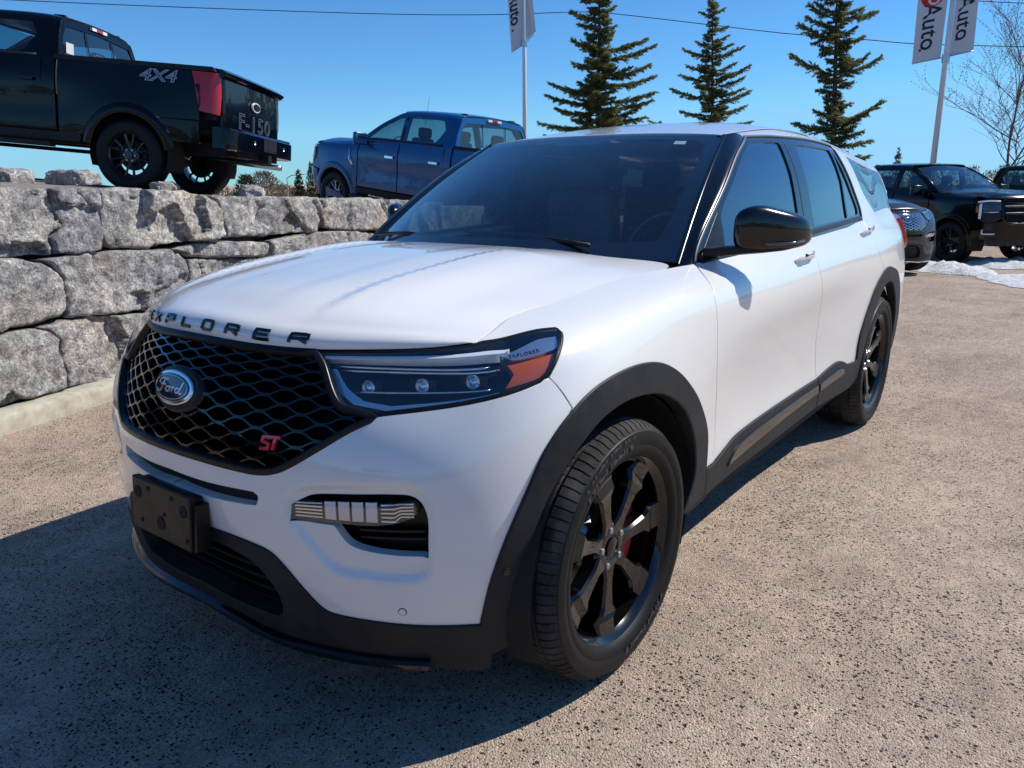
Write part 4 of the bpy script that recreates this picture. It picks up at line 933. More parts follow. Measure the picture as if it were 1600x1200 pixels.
def stroke_text(strokes, S, u0, v0, sx, sy, w, h, off, side=1):
    """strokes: polylines in a unit box, laid on a surface as raised bars"""
    parts = []
    for st in strokes:
        p = np.asarray(st, float)*[sx, sy]+[u0, v0]
        q = []
        for a, b in zip(p[:-1], p[1:]):
            k = max(1, int(np.linalg.norm(b-a)/.006)); q += [a+(b-a)*j/k for j in range(k)]
        q.append(p[-1]); parts.append(ribbon(S, np.array(q), w, h, off, prof=[(-.5, 0), (-.5, .8), (-.4, 1), (.4, 1), (.5, .8), (.5, 0)]))
    return join(parts)
GLY = {'E': [[(1, 0), (0, 0), (.12, 1), (1, 1)], [(.06, .5), (.9, .5)]], 'X': [[(0, 0), (1, 1)], [(.1, 1), (.9, 0)]],
       'P': [[(0, 0), (.12, 1), (1, 1), (1, .5), (.06, .48)]], 'L': [[(.12, 1), (0, 0), (.9, 0)]],
       'O': [[(.15, 0), (0, .15), (.1, .9), (.2, 1), (.95, 1), (1, .85), (.9, .1), (.8, 0), (.15, 0)]],
       'R': [[(0, 0), (.12, 1), (1, 1), (1, .5), (.06, .48)], [(.55, .48), (.95, 0)]]}

HOODS = [0, .012, .032, .06, .14, .32, .55, .78, 1.0]
def hood_surf(A):
    HLE = np.array([(0, 1.106), (.193, 1.109), (.384, 1.111), (.547, 1.117), (.725, 1.130), (.898, 1.138)])
    SH = np.array([(.898, 1.138), (.978, 1.161), (1.104, 1.166), (1.411, 1.156), (1.707, 1.152), (1.997, 1.145)])
    le = cr(HLE, n=12); P, _ = A.ev(le); LY = P[:, 1]; LX = P[:, 0]; LZ = P[:, 2]
    sh = cr(SH, n=12); Q, _ = A.ev(sh)
    o = np.argsort(-Q[:, 0]); QX, QY, QZ = Q[o, 0], Q[o, 1], Q[o, 2]
    acol = [-.25, 0, .25, .5, .75, .9, 1.0]
    zc = [0, .044, .058, .066, .098, .136, .165, .180, .172]   # rise of the centre line over the front edge
    net = []
    for a in acol:
        aa = abs(a); y0 = aa*LY[-1]; x0 = np.interp(y0, LY, LX); z0 = np.interp(y0, LY, LZ)
        xe = -.43-.16*aa**2.2; row = []
        for i, s_ in enumerate(HOODS):
            x = x0+(xe-x0)*s_
            ys = np.interp(-x, -QX[::1], QY) if x < LX[-1] else LY[-1]
            zs = np.interp(-x, -QX, QZ) if x < LX[-1] else LZ[-1]
            y = aa*ys
            # height: side edge follows the fender, middle is crowned
            zcen = LZ[0]+zc[i]
            zsid = LZ[-1]+(np.interp(-(LX[-1]+(xe-LX[-1])*s_), -QX, QZ)-LZ[-1])+min(zc[i], .0)
            k = aa**2.6
            z = zcen*(1-k)+zsid*k
            if i == 0: z = z0
            elif i < 3: z = z0+zc[i]*(1-.62*k)*(1-aa**10)+(zsid-z0)*aa**10
            row.append((x-(.012 if i in (1,) else 0)*0, math.copysign(y, a) if a else 0, z))
        net.append(row)
    L = .66-(-.47)
    return Surf(np.array(acol)*.77, [0, .046, .066, .098, .19, .39, .66, .93, 1.17], np.array(net), None), le, sh

def build_suv():
    root = empty('suv', (0, 0, 0), 0, 'white three-row SUV with black wheels and black grille, filling the middle of the lot', 'car')
    def scoop_disp(uv):
        d = np.zeros(len(uv)); au = np.abs(uv[:, 0])
        # sculpted pocket around the fog lamp
        p = np.stack([au, uv[:, 1]], 1); m = (p[:, 0] > .38) & (p[:, 0] < .92) & (p[:, 1] > .46) & (p[:, 1] < .82)
        if m.any():
            q = p[m]; s_ = np.where(inside(q, SC), 1, -1)*dist_poly(q, SC)
            t = np.clip((s_+.008)/.032, 0, 1); d[m] -= .015*t*t*(3-2*t)
        # pressed line down the flanks: slight hollow above the sill
        return d
    SC = cr([(.415, .668), (.47, .705), (.58, .722), (.70, .730), (.765, .726), (.796, .700), (.804, .62), (.800, .53), (.785, .487), (.72, .474), (.62, .472), (.54, .482), (.48, .535), (.425, .605)], n=6, closed=True)
    A = body_surf(scoop_disp); A0 = body_surf(); U = upper_surf(); H, le, sh = hood_surf(A0)
    W_, PL = M['white'], M['plastic']
    GR = [(0, 0.747), (0.128, 0.744), (0.271, 0.735), (0.334, 0.733), (0.383, 0.741), (0.428, 0.762), (0.503, 0.811), (0.575, 0.860), (0.639, 0.895)]
    GT = [(0.639, 0.895), (0.583, 0.906), (0.537, 0.919), (0.499, 0.965), (0.459, 1.045), (0.425, 1.098), (0.273, 1.097), (0.133, 1.094), (0, 1.091)]
    HLB = [(0.639, 0.895), (0.664, 0.900), (0.826, 0.924), (1.001, 0.953), (1.085, 0.970)]
    HLR = [(1.085, 0.970), (1.130, 0.998), (1.175, 1.039), (1.232, 1.077), (1.234, 1.093)]
    HLT = [(1.234, 1.093), (1.145, 1.111), (0.948, 1.138), (0.899, 1.136)]
    ARO = [(2.065, 0.450), (2.049, 0.593), (1.942, 0.723), (1.827, 0.812), (1.716, 0.869), (1.586, 0.906), (1.417, 0.921), (1.271, 0.911), (1.168, 0.864), (1.093, 0.791), (1.039, 0.686), (0.988, 0.567), (0.951, 0.459), (0.927, 0.349)]
    ARI = [(1.901, 0.346), (1.959, 0.462), (1.935, 0.575), (1.870, 0.674), (1.787, 0.751), (1.673, 0.809), (1.558, 0.838), (1.421, 0.850), (1.305, 0.837), (1.221, 0.798), (1.148, 0.740), (1.096, 0.668), (1.052, 0.559), (1.021, 0.468), (1.010, 0.370)]
    LOW = [(0.922, 0.338), (0.881, 0.341), (0.800, 0.344), (0.670, 0.347), (0.538, 0.351), (0.490, 0.364), (0.440, 0.414), (0.391, 0.473), (0.351, 0.509), (0.286, 0.525), (0.195, 0.535), (0.102, 0.535), (0, 0.527)]
    FL = [(1.085, 0.970), (1.111, 0.977), (1.149, 0.933), (1.183, 0.884)]
    SLOT = [(0, 0.640), (0.160, 0.633), (0.307, 0.636), (0.328, 0.642), (0.334, 0.663), (0.321, 0.671), (0.168, 0.672), (0, 0.677)]
    FOG = outline([(0.430, 0.651), (0.464, 0.671), (0.501, 0.685), (0.603, 0.695), (0.701, 0.703), (0.753, 0.701), (0.780, 0.682), (0.795, 0.644), (0.794, 0.582), (0.793, 0.541)], [(0.715, 0.540), (0.639, 0.544), (0.580, 0.559), (0.543, 0.605)], [(0.426, 0.607)], step=.015)
    ih = ARO.index((1.168, 0.864))
    # ---- front bumper, one piece
    bum = outline(GR, HLB, FL, ARO[ih:], LOW, SLOT, step=.02)
    panel('front_bumper', A, bum, W_, root, holes=[FOG], sym=True, thick=.03, res=.0135, gap=.003)
    # ---- fenders, doors, quarters
    fen = outline(FL[1:][::-1], [(1.111, 0.977), (1.130, 0.998), (1.175, 1.039), (1.232, 1.077), (1.234, 1.093)], HLT, [(0.898, 1.138), (0.978, 1.161), (1.104, 1.166), (1.411, 1.156), (1.707, 1.152), (1.997, 1.145)], [(1.997, 1.145), (2.186, 1.148)],
                  [(2.186, 1.148), (2.117, 1.087), (2.079, 1.035), (2.071, 1.002), (2.092, 0.850), (2.143, 0.666), (2.163, 0.531), (2.150, 0.445)], [(2.067, 0.447)], ARO[:ih+1], step=.02)
    both('fender', A, fen, W_, root, res=.03, thick=.03, gap=.003)
    G1 = [(2.186, 1.148), (2.117, 1.087), (2.079, 1.035), (2.071, 1.002), (2.092, 0.850), (2.143, 0.666), (2.163, 0.531), (2.150, 0.445)]
    G2 = [(3.210, 1.168), (3.216, 1.104), (3.228, 1.018), (3.285, 0.910), (3.324, 0.803), (3.348, 0.684), (3.386, 0.570), (3.406, 0.495)]
    RT1 = [(2.150, 0.445), (2.272, 0.468), (2.399, 0.488), (2.737, 0.496), (3.033, 0.497), (3.406, 0.498)]
    RT2 = [(3.406, 0.498), (3.573, 0.519), (3.696, 0.528), (3.789, 0.516), (3.885, 0.485), (4.038, 0.474)]
    RAO = [(4.038, 0.474), (4.035, 0.588), (4.084, 0.682), (4.163, 0.769), (4.252, 0.840), (4.370, 0.891), (4.502, 0.909), (4.635, 0.890), (4.755, 0.862), (4.865, 0.793), (4.945, 0.697), (4.995, 0.593), (5.015, 0.482), (5.015, 0.400)]
    RAI = [(4.132, 0.389), (4.136, 0.516), (4.172, 0.620), (4.230, 0.703), (4.315, 0.769), (4.411, 0.816), (4.511, 0.832), (4.614, 0.821), (4.705, 0.773), (4.795, 0.710), (4.865, 0.621), (4.905, 0.517), (4.915, 0.400)]
    G3 = [(4.264, 1.173), (4.246, 1.086), (4.308, 0.988), (4.381, 0.929), (4.414, 0.901)]
    both('front_door', A, outline(G1, RT1, G2[::-1], [(3.210, 1.168), (2.560, 1.162), (2.186, 1.150)], step=.022), W_, root, res=.035, thick=.03, gap=.003)
    k = 6
    both('rear_door', A, outline(G2, RT2, RAO[:k]+[(4.414, 0.901)], G3[::-1], [(4.264, 1.173), (3.210, 1.168)], step=.022), W_, root, res=.035, thick=.03, gap=.003)
    for s_ in (1, -1):
        for gl in (G1, G2, G3, FL[1:]): mesh('door_gap_shade' if gl is not FL[1:] else 'panel_gap_shade', *ribbon(A0, cr(gl, step=.03), .034, .004, -.020, side=s_), M['dark'], root, True)  # black strips stand in for the shade inside the door and bumper gaps
    ue = A.uk[-2]
    both('quarter_panel', A, outline(G3, [(4.414, 0.901), (4.502, 0.909)]+RAO[7:], [(5.015, 0.400), (5.035, 0.400), (5.035, 0.600)], [(5.474, 0.621), (5.524, 1.180)], [(4.925, 1.180), (4.264, 1.173)], step=.03), W_, root, res=.05)
    panel('rear_bumper', A, outline([(5.10, .30), (5.115, .615)], [(5.6, .635), (ue+.35, .635)], [(ue+.35, .22)], [(5.2, .24)], step=.04), W_, root, res=.06)
    panel('rear_bumper', A, outline([(5.10, .30), (5.115, .615)], [(5.6, .635), (ue+.35, .635)], [(ue+.35, .22)], [(5.2, .24)], step=.04), W_, root, res=.06, side=-1)
    both('tailgate_panel', A, outline([(5.61, .64), (ue, .64)], [(ue, 1.19), (5.61, 1.19)], step=.04), W_, root, res=.06)
    both('tail_lamp', A, outline([(5.16, 1.10), (5.30, 1.115), (5.50, 1.115)], [(5.66, 1.09), (5.66, .985)], [(5.50, .955), (5.32, .945), (5.22, .98)], step=.02), M['red'], root, off=.022, thick=.03, res=.03)
    # ---- cladding
    both('arch_cladding', A, outline(ARO[::-1], [(2.088, 0.441), (2.077, 0.345), (1.902, 0.340)], ARI, [(1.010, 0.370), (1.013, 0.359), (0.927, 0.347)], step=.014), PL, root, off=.010, thick=.05, res=.028, bev=.005, gap=0)
    RC = outline([(2.067, 0.449), (2.150, 0.443), (2.272, 0.468), (2.399, 0.488), (2.737, 0.497), (3.033, 0.497), (3.399, 0.498)], [(3.418, 0.352), (2.749, 0.344), (2.148, 0.343)], [(1.902, 0.337), (2.078, 0.337)], step=.02)
    both('rocker_cladding', A, RC, PL, root, off=.012, thick=.05, res=.04, bev=.004)
    RC2 = outline([(3.411, 0.498), (3.573, 0.519), (3.696, 0.528), (3.789, 0.516), (3.885, 0.485), (4.022, 0.476)], [(4.046, 0.495), (4.125, 0.368)], [(3.987, 0.331), (3.762, 0.336), (3.430, 0.352)], step=.02)
    both('rocker_cladding', A, RC2, PL, root, off=.012, thick=.05, res=.04, bev=.004)
    both('rocker_molding', A, outline([(2.299, 0.415), (2.376, 0.447), (2.534, 0.461), (2.935, 0.467), (3.393, 0.470)], [(3.397, 0.430), (2.939, 0.423), (2.341, 0.399), (2.281, 0.397)], step=.02), M['gloss'], root, off=.019, thick=.012, res=.04, bev=.003)
    both('rocker_molding', A, outline([(3.423, 0.470), (3.589, 0.482), (3.700, 0.489), (3.782, 0.479)], [(3.804, 0.462), (3.765, 0.448), (3.427, 0.432)], step=.02), M['gloss'], root, off=.019, thick=.012, res=.04, bev=.003)
    both('arch_cladding', A, outline(RAO, [(5.015, 0.379), (4.915, 0.379)], RAI[::-1], [(4.122, 0.389), (4.043, 0.432)], step=.014), PL, root, off=.010, thick=.05, res=.03, bev=.005, gap=0)
    # lower fascia with the central intake opening
    INT = [(0, .305), (.12, .300), (.26, .300), (.338, .305), (.357, .352), (.341, .411), (.285, .470), (.19, .498), (.10, .502), (0, .500)]
    panel('lower_fascia', A, outline([(0, .238), (.16, .232), (.33, .222), (.55, .222), (.752, .218), (.878, .190), (.946, .190)], [(0.950, 0.236), (1.003, 0.267), (1.012, 0.359)], [(0.927, 0.346)], LOW, INT[::-1], step=.02), PL, root, sym=True, off=.008, thick=.06, res=.03, bev=.003, gap=.001)
    # chin splitter
    lip = cr([(0, .252), (.12, .248), (.33, .232), (.5, .230), (.752, .228), (.79, .226)], step=.03)
    L = []
    for s_ in (1, -1):
        h_ = lip; L.append(ribbon(A0, h_, .030, .030, .0, side=s_, prof=[(-.5, -1), (-.5, .5), (-.2, 1), (.3, 1), (.5, .6), (.6, -1)]))
    v, f = join(L); mesh('splitter', v, f, M['gloss'], root, True, angle=40)
    # ---- dark cavities behind the openings
    def back(name, poly, off, m=M['dark'], res=.05): return both(name, A0, poly, m, root, off=off, thick=0, res=res, gap=-.01)
    back('grille_backing', outline(GR, GT, step=.03), -.075)
    back('headlight_housing', outline(HLB, HLR, HLT, [(0.725, 1.124), (0.546, 1.111), (0.425, 1.104)], [(0.459, 1.045), (0.499, 0.965), (0.537, 0.919), (0.583, 0.906), (0.639, 0.895)], step=.02), -.060, M['satin'], .03)
    back('intake_backing', outline([(0, 0.25), (0.432, 0.259)], [(0.403, 0.558), (0, 0.553)], step=.04), -.06)
    back('intake_backing', outline([(0, 0.610), (0.374, 0.611)], [(0.377, 0.693), (0, 0.697)], step=.04), -.03)
    # intake slats
    for vv in (.325, .36, .395, .43, .465):
        p = np.array([(u, vv+.0*u) for u in np.arange(0, .385-max(0, vv-.37)*1.2, .03)])
        v, f = join([ribbon(A0, p, .010, .018, -.045, side=s_) for s_ in (1, -1)]); mesh('intake_slat', v, f, M['satin'], root, True, angle=40)
    for uu in (.04, .11, .18, .25, .30):
        p = np.array([(uu, vv) for vv in np.arange(.632, .675, .012)])
        [mesh('slot_rib', *ribbon(A0, p, .006, .014, -.048, side=s_), M['satin'], root, True, angle=40) for s_ in (1, -1)]
    # ---- grille: rim, wavy bars, badge
    go = outline(GR, GT, step=.012)
    for s_ in (1, -1):
        path = np.array([p for p in cr(GR, step=.012)]+[p for p in cr(GT[:6], step=.012)][1:]+[p for p in cr(GT[5:], step=.02)][1:])
        v, f = ribbon(A0, path, .024, .014, -.010, side=s_, prof=[(-.5, -3), (-.5, .7), (-.3, 1), (.2, .9), (.45, .2), (.5, -2)]); mesh('grille_frame', v, f, M['satin'], root, True, angle=50)
    lam = .125; hh = .0215
    gi = shrink(go, .006)
    for j in range(20):
        vb = .730+j*hh; parts = []; loose = []
        for s_ in (1, -1):
            us = np.arange(0, .70, .0065); ph = math.pi if j % 2 else 0
            wv = np.sin(2*np.pi*us/lam+ph+math.pi/2); wv = np.clip(wv*1.22, -1, 1)
            p = np.stack([us, vb+wv*hh*.41], 1); ok = inside(np.stack([np.maximum(us, .012), p[:, 1]], 1), gi)
            d = dist_poly(p, gi)
            run = []
            for q, o_ in zip(p, ok):
                if o_: run.append(q)
                else:
                    if len(run) > 2: (parts if run[0][0] < .01 else loose).append(ribbon(A0, np.array(run), .0125, .032, -.044, side=s_, prof=[(-.5, -.6), (-.42, .7), (-.2, 1), (.2, 1), (.42, .8), (.5, -.6)]))
                    run = []
            if len(run) > 2: (parts if run[0][0] < .01 else loose).append(ribbon(A0, np.array(run), .0125, .032, -.044, side=s_, prof=[(-.5, -.6), (-.42, .7), (-.2, 1), (.2, 1), (.42, .8), (.5, -.6)]))
        for v, f in loose: mesh('grille_bar', v, f, M['gloss'], root, True, angle=35)
        if parts:
            v, f = join(parts); mesh('grille_bar', v, f, M['gloss'], root, True, angle=35)
    # badge pod, chrome oval, blue field, script
    def oval(a, b, n=48): t = np.linspace(0, 2*np.pi, n, endpoint=False); return np.stack([a*np.cos(t), b*np.sin(t)], 1)
    bc = np.array([0, .912]); E1 = Surf(A0.uk, A0.vk, A0.net)
    def plate(name, a, b, off, thick, m, bev=.002, ox=0, res=.03):
        V, F, N = panel_geo(A0, oval(a, b)+bc+[ox, 0], off=off, thick=thick, gap=0, bev=bev, res=res); return mesh(name, V, fixwind(V, F, N), m, root, True, N)
    plate('badge_pod', .108, .052, -.004, .06, M['satin'], .012)
    plate('badge_rim', .090, .040, .004, .010, M['chrome'], .004)
    bd = plate('badge', .081, .033, .0065, .003, M['badgeblue'], .0015)
    ro = oval(.076, .029)+bc; v, f = ribbon(A0, np.concatenate([ro, ro[:1]]), .0016, .0010, .0065); mesh('badge_ring', v, f, M['chrome'], bd, True)
    SCR = [[(.02, .62), (.06, .85), (.2, .95), (.34, .9), (.42, .98)], [(.24, .93), (.22, .6), (.16, .3), (.08, .12), (0, .14), (-.01, .26)], [(.1, .55), (.22, .6), (.34, .58)],
           [(.46, .52), (.38, .46), (.36, .32), (.42, .22), (.5, .26), (.53, .4), (.46, .52), (.54, .50), (.60, .52)], [(.60, .52), (.64, .46), (.61, .24)], [(.63, .42), (.69, .53), (.74, .5)],
           [(.92, .48), (.84, .54), (.77, .44), (.77, .3), (.84, .24), (.92, .36)], [(1.02, .95), (.96, .6), (.91, .3), (.96, .22), (1.03, .3)]]
    v, f = stroke_text([cr(s_, n=4) for s_ in SCR], A0, -.058, .912-.021, .113, .040, .0046, .0012, .0065); mesh('badge_script', v, f, M['chrome'], bd, True, angle=40)
    # ST badge
    ST = [[(.62, .95), (.12, .95), (.05, .6), (.5, .45), (.44, .05), (-.08, .05)], [(.62, .95), (1.25, .95)], [(.93, .9), (.80, .0)]]
    v, f = stroke_text(ST, A0, .340, .794, .044, .036, .0095, .008, -.012); sb = mesh('trim_badge', v, f, M['redbadge'], root, True, angle=40)
    sb['label'] = 'red two-letter badge low in the grille'
    # ---- headlights
    HB = [(0.425, 1.108), (0.459, 1.045), (0.499, 0.965), (0.537, 0.919), (0.583, 0.906), (0.639, 0.899)]
    hl = outline(HB, HLB, HLR, [(1.234, 1.093), (1.145, 1.111), (0.948, 1.140), (0.898, 1.137), (0.725, 1.124), (0.546, 1.111), (0.425, 1.108)], step=.015)
    gi2 = shrink(hl, .010)
    for s_ in (1, -1):
        h0 = panel('headlight', A0, hl, M['satin'], root, holes=[gi2], side=s_, off=.001, thick=.07, res=.03, bev=.002)
        panel('headlight_glass', A0, gi2, M['clear'], h0, side=s_, off=-.001, thick=0, res=.02, gap=0)
        D = outline([(0.450, 1.094), (0.549, 1.099), (0.727, 1.109), (0.918, 1.116), (1.019, 1.101)], [(0.994, 1.092), (0.902, 1.100), (0.731, 1.094), (0.558, 1.083), (0.456, 1.078)], step=.015)
        panel('daytime_light', A0, D, M['whitelens'], h0, side=s_, off=-.012, thick=.03, res=.03)
        panel('daytime_light', A0, outline([(0.968, 1.084), (1.046, 1.091), (1.135, 1.093), (1.212, 1.080)], [(1.188, 1.059), (1.169, 1.049), (1.056, 1.055), (1.005, 1.060)], step=.015), M['lens'], h0, side=s_, off=-.010, thick=.03, res=.03)
        panel('amber_reflector', A0, outline([(0.984, 1.050), (1.072, 1.048), (1.165, 1.041)], [(1.149, 1.017), (1.113, 0.993), (1.082, 0.981), (0.982, 0.969)], [(1.003, 1.012)], step=.015), M['amber'], h0, side=s_, off=-.014, thick=.03, res=.03)
        panel('lamp_reflector', A0, outline([(.455, 1.052), (.50, .975), (.56, .930)], [(.66, .918), (.83, .940), (.965, .958)], [(.97, .970), (.83, .955), (.66, .935)], [(.585, .945), (.53, .985), (.487, 1.055)], step=.015), M['lens'], h0, side=s_, off=-.040, thick=.01, res=.03)
        for (ua, ub, vv) in ((.47, .93, 1.070), (.50, .96, 1.052), (.56, .94, .972)):
            v, f = ribbon(A0, np.array([(u_, vv+(u_-.7)*.03) for u_ in np.linspace(ua, ub, 14)]), .006, .010, -.045, side=s_); mesh('lamp_trim', v, f, M['chrome'], h0, True)
        for j, (uu, vv) in enumerate(((0.587, 0.991), (0.730, 1.003), (0.874, 1.025))):
            P, N = A0.ev([(uu, vv)]); n = Vector((.8, .25, .05)).normalized()
            v, f = lathe([(.0, .019), (.006, .019), (.008, .016), (.002, .015), (.006, .010), (.009, .005), (.010, 0)], 24, 'x')
            q = n.to_track_quat('X', 'Z').to_matrix(); v = v@np.array(q).T+P[0]-N[0]*.050
            if s_ < 0: v = v*MI; f = [g[::-1] for g in f]
            mesh('projector_lens', v, f, M['lens'], h0, True, angle=30)
            v, f = box((0, 0, 0), (.004, .075, .034)); v = v@np.array(q).T+P[0]-N[0]*.053
            if s_ < 0: v = v*MI; f = [g[::-1] for g in f]
            mesh('reflector_bezel', v, f, M['satin'], h0, False)
        v, f = text_geo('EXPLORER', .016, .0004, .2, 1.25, .0, 1.25)
        if s_ > 0:
            uv = np.stack([1.052+v[:, 0], 1.068+v[:, 1]-.10*v[:, 0]], 1); P, N = A0.ev(uv); mesh('lamp_lettering', P+N*(-.0095+v[:, 2:3]), f, M['dark'], h0, False)
    # ---- fog lamp pockets
    both('fog_pocket', A, FOG, M['satin'], root, off=-.055, thick=0, res=.03, gap=-.01)
    fl = outline([(0.425, 0.610), (0.426, 0.646), (0.442, 0.661), (0.535, 0.665), (0.656, 0.672), (0.721, 0.681), (0.760, 0.688), (0.772, 0.676)], [(0.771, 0.656), (0.735, 0.635), (0.661, 0.618), (0.567, 0.615), (0.425, 0.610)], step=.012)
    for s_ in (1, -1):
        h0 = panel('fog_lamp', A, fl, M['satin'], root, side=s_, off=-.004, thick=.05, res=.02, bev=.003)
        fi = shrink(fl, .006)
        panel('fog_lamp_cover', A, fi, M['clear'], h0, side=s_, off=.014, thick=.014, res=.02, bev=.003, gap=0)
        for a_, b_, mt in ((.437, .515, M['lens']), (.52, .670, M['whitelens']), (.675, .760, M['lens'])):
            top = lambda u: .662+(u-.44)*.075; bot = lambda u: .612+(u-.43)*.035+(.014 if u > .71 else 0)
            if mt is M['lens']:
                for q in range(5):
                    pth = np.array([(u, bot(u)+.006+(top(u)-bot(u)-.006)*(q+.3)/5) for u in np.linspace(a_, b_, 6)])
                    v, f = ribbon(A, pth, .0045, .004, -.002, side=s_); mesh('lamp_rib', v, f, mt, h0, True, angle=30)
            else:
                mt = M['fogled']
                for q in range(4):
                    u0 = a_+(b_-a_)*q/4; u1 = a_+(b_-a_)*(q+.86)/4
                    panel('lamp_element', A, outline([(u0, bot(u0)+.004)], [(u1, bot(u1)+.004)], [(u1, top(u1))], [(u0, top(u0))], step=.01), mt, h0, side=s_, off=.001, thick=.006, res=.02)
    for vv in (.570, .590):
        for s_ in (1, -1):
            p = np.array([(u, vv+(u-.66)*.04) for u in np.arange(.60, .79, .02)]); v, f = ribbon(A, p, .012, .020, -.05, side=s_); mesh('fog_slat', v, f, M['satin'], root, True, angle=40)
    # ---- parking sensors
    for (uu, vv, of) in ((.723, .387, .0), (.990, .493, .011), (.39, .50, .0)):
        if uu == .39: continue
        for s_ in (1, -1):
            t = np.linspace(0, 2*np.pi, 20, endpoint=False); c0 = np.stack([uu+.0115*np.cos(t), vv+.0115*np.sin(t)], 1)
            panel('parking_sensor', A, c0, M['dark'], root, side=s_, off=of+.0006, thick=.002, res=.02, gap=0, bev=.0004)
            c1 = np.stack([uu+.0090*np.cos(t), vv+.0090*np.sin(t)], 1)
            panel('parking_sensor', A, c1, W_ if of == 0 else M['gloss'], root, side=s_, off=of+.0022, thick=.002, res=.02, gap=0, bev=.0006)
    # ---- number plate bracket
    def pb(c, s, t=1): return box(c, s, 0, t)
    parts = [pb((0, 0, 0), (.022, .292, .155)), pb((-.02, 0, .0), (.03, .28, .14))]
    ob = mesh('plate_bracket', *join(parts), M['satin'], root, False); ob.location = (.842, 0, .563); ob.rotation_euler = (0, R(-4), 0)
    bv = ob.modifiers.new('b', 'BEVEL'); bv.width = .004; bv.segments = 2
    for y_, z_, r_ in ((-.115, .035, .014), (.115, .03, .014), (0, -.03, .016), (-.06, .055, .006), (.06, .055, .006), (-.10, -.045, .006), (.13, -.05, .006), (.02, .0, .005)):
        v, f = lathe([(.0125, r_*1.25), (.0125, r_), (.0118, r_*.7), (.0118, 0)], 16, 'x'); h_ = mesh('screw_hole', v+np.array([0, y_, z_]), f, M['dark'], ob, False)
    # side wings of the bracket where it wraps on the fascia
    for y_ in (-.152, .152):
        v, f = box((-.018, y_, -.01), (.045, .022, .13), 0, .8); mesh('bracket_wing', v, f, M['satin'], ob, False)
    # ---- hood
    hp = outline([(0, 0), (.25, 0), (.5, 0), (.735, 0), (.760, .012), (.769, .05), (.77, .12)], [(.77, .12), (.77, 1.17), (.5, 1.17), (0, 1.17)], step=.03)
    def hdisp(uv):
        y = np.abs(uv[:, 0]); x = uv[:, 1]
        g = np.clip((x-.05)/.25, 0, 1)*np.clip((1.25-x)/.3, 0, 1)
        yc = .36-.02*x
        a = np.clip((y-yc+.012)/.05, 0, 1); a = a*a*(3-2*a); b = 1-np.clip((y-yc-.10)/.20, 0, 1); b = b*b*(3-2*b)
        c_ = np.clip((y-.13)/.10, 0, 1); c_ = c_*c_*(3-2*c_)
        return g*(.013*a*b-.004*(1-c_))
    H.disp = hdisp
    panel('hood', H, hp, W_, root, sym=True, res=.028, thick=.02, gap=.002)
    # hood lettering on the rolled front edge
    for ch, yc in zip('EXPLORER', (-.343, -.246, -.150, -.050, .056, .164, .272, .380)):
        sx = .050; us = yc-sx/2
        # mirrored side handled by the symmetric hood net
        st = [cr(s_, n=3) if False else np.array(s_) for s_ in GLY[ch]]
        parts = []
        for s0 in st:
            p = s0*[sx, .024]+[us, .017]
            q = []
            for a_, b_ in zip(p[:-1], p[1:]):
                kk = max(1, int(np.linalg.norm(b_-a_)/.008)); q += [a_+(b_-a_)*t/kk for t in range(kk)]
            q = np.array(q+[p[-1]])
            # map |y| to surface, restore the sign
            qq = q.copy(); qq[:, 0] = np.abs(q[:, 0]); P, N = H.ev(qq); sg = np.sign(q[:, 0]); sg[sg == 0] = 1
            P[:, 1] *= sg; N[:, 1] *= sg
            T = np.gradient(P, axis=0); T /= np.linalg.norm(T, axis=1, keepdims=True)+1e-9; B = np.cross(N, T)
            V = []; pr = [(-.5, 0), (-.5, .8), (-.4, 1), (.4, 1), (.5, .8), (.5, 0)]
            for i in range(len(P)):
                for a_, b_ in pr: V.append(P[i]+B[i]*a_*.0088+N[i]*b_*.004)
            n = len(P); m = 6
            F = [(i*m+k_, (i+1)*m+k_, (i+1)*m+k_+1, i*m+k_+1) for i in range(n-1) for k_ in range(m-1)]+[tuple(range(m)), tuple(range((n-1)*m, n*m))[::-1]]
            parts.append((np.array(V), F))
        v, f = join(parts); mesh('hood_letter', v, f, M['gloss'], root, True, angle=40)
    # rubber seal between hood edge and lamps: dark strip just below the front edge
    for s_ in (1, -1):
        v, f = ribbon(A0, cr([(0, 1.104), (.193, 1.107), (.384, 1.109), (.547, 1.115), (.725, 1.128), (.860, 1.134)], step=.03), .03, .02, -.035, side=s_); mesh('hood_gap_strip', v, f, M['dark'], root, True)
        v, f = ribbon(A0, cr([(.978, 1.161), (1.104, 1.166), (1.411, 1.156), (1.707, 1.152), (1.997, 1.145)], step=.03), .05, .004, -.013, side=s_); mesh('hood_gap_strip', v, f, M['dark'], root, True)  # wide black strip puts the shade into the hood side gap
    # ---- windshield
    yb = np.array([-1, -.7, -.35, 0, .35, .7, 1.0]); net = []
    for a in yb:
        aa = abs(a); xb = -.44-.26*aa**2; xt = -1.33-.09*aa**2; zt = 1.636-.016*aa**2.2; row = []
        for t in (0, .33, .66, 1):
            x = xb+(xt-xb)*t; z = 1.195-.037*aa**2+(zt-1.195+.037*aa**2)*t; y = a*(.785+(.632-.785)*t)
            bl = 4*t*(1-t)*.022; row.append((x+bl*.45, y, z+bl*.85))
        net.append(row)
    WS = Surf(yb*.75, [0, .33, .66, 1], net, flip=-1)
    wsp = np.array([(x, y) for x, y in outline([(-.75, .0), (0, .0), (.75, .0)], [(.75, 1), (0, 1), (-.75, 1)], step=.04)])
    P, N = WS.ev([(0, .5)]); 
    if N[0][0] < 0: WS.flip *= -1
    ws = panel('windshield', WS, wsp, M['windshield'], root, res=.05, thick=0, gap=0)
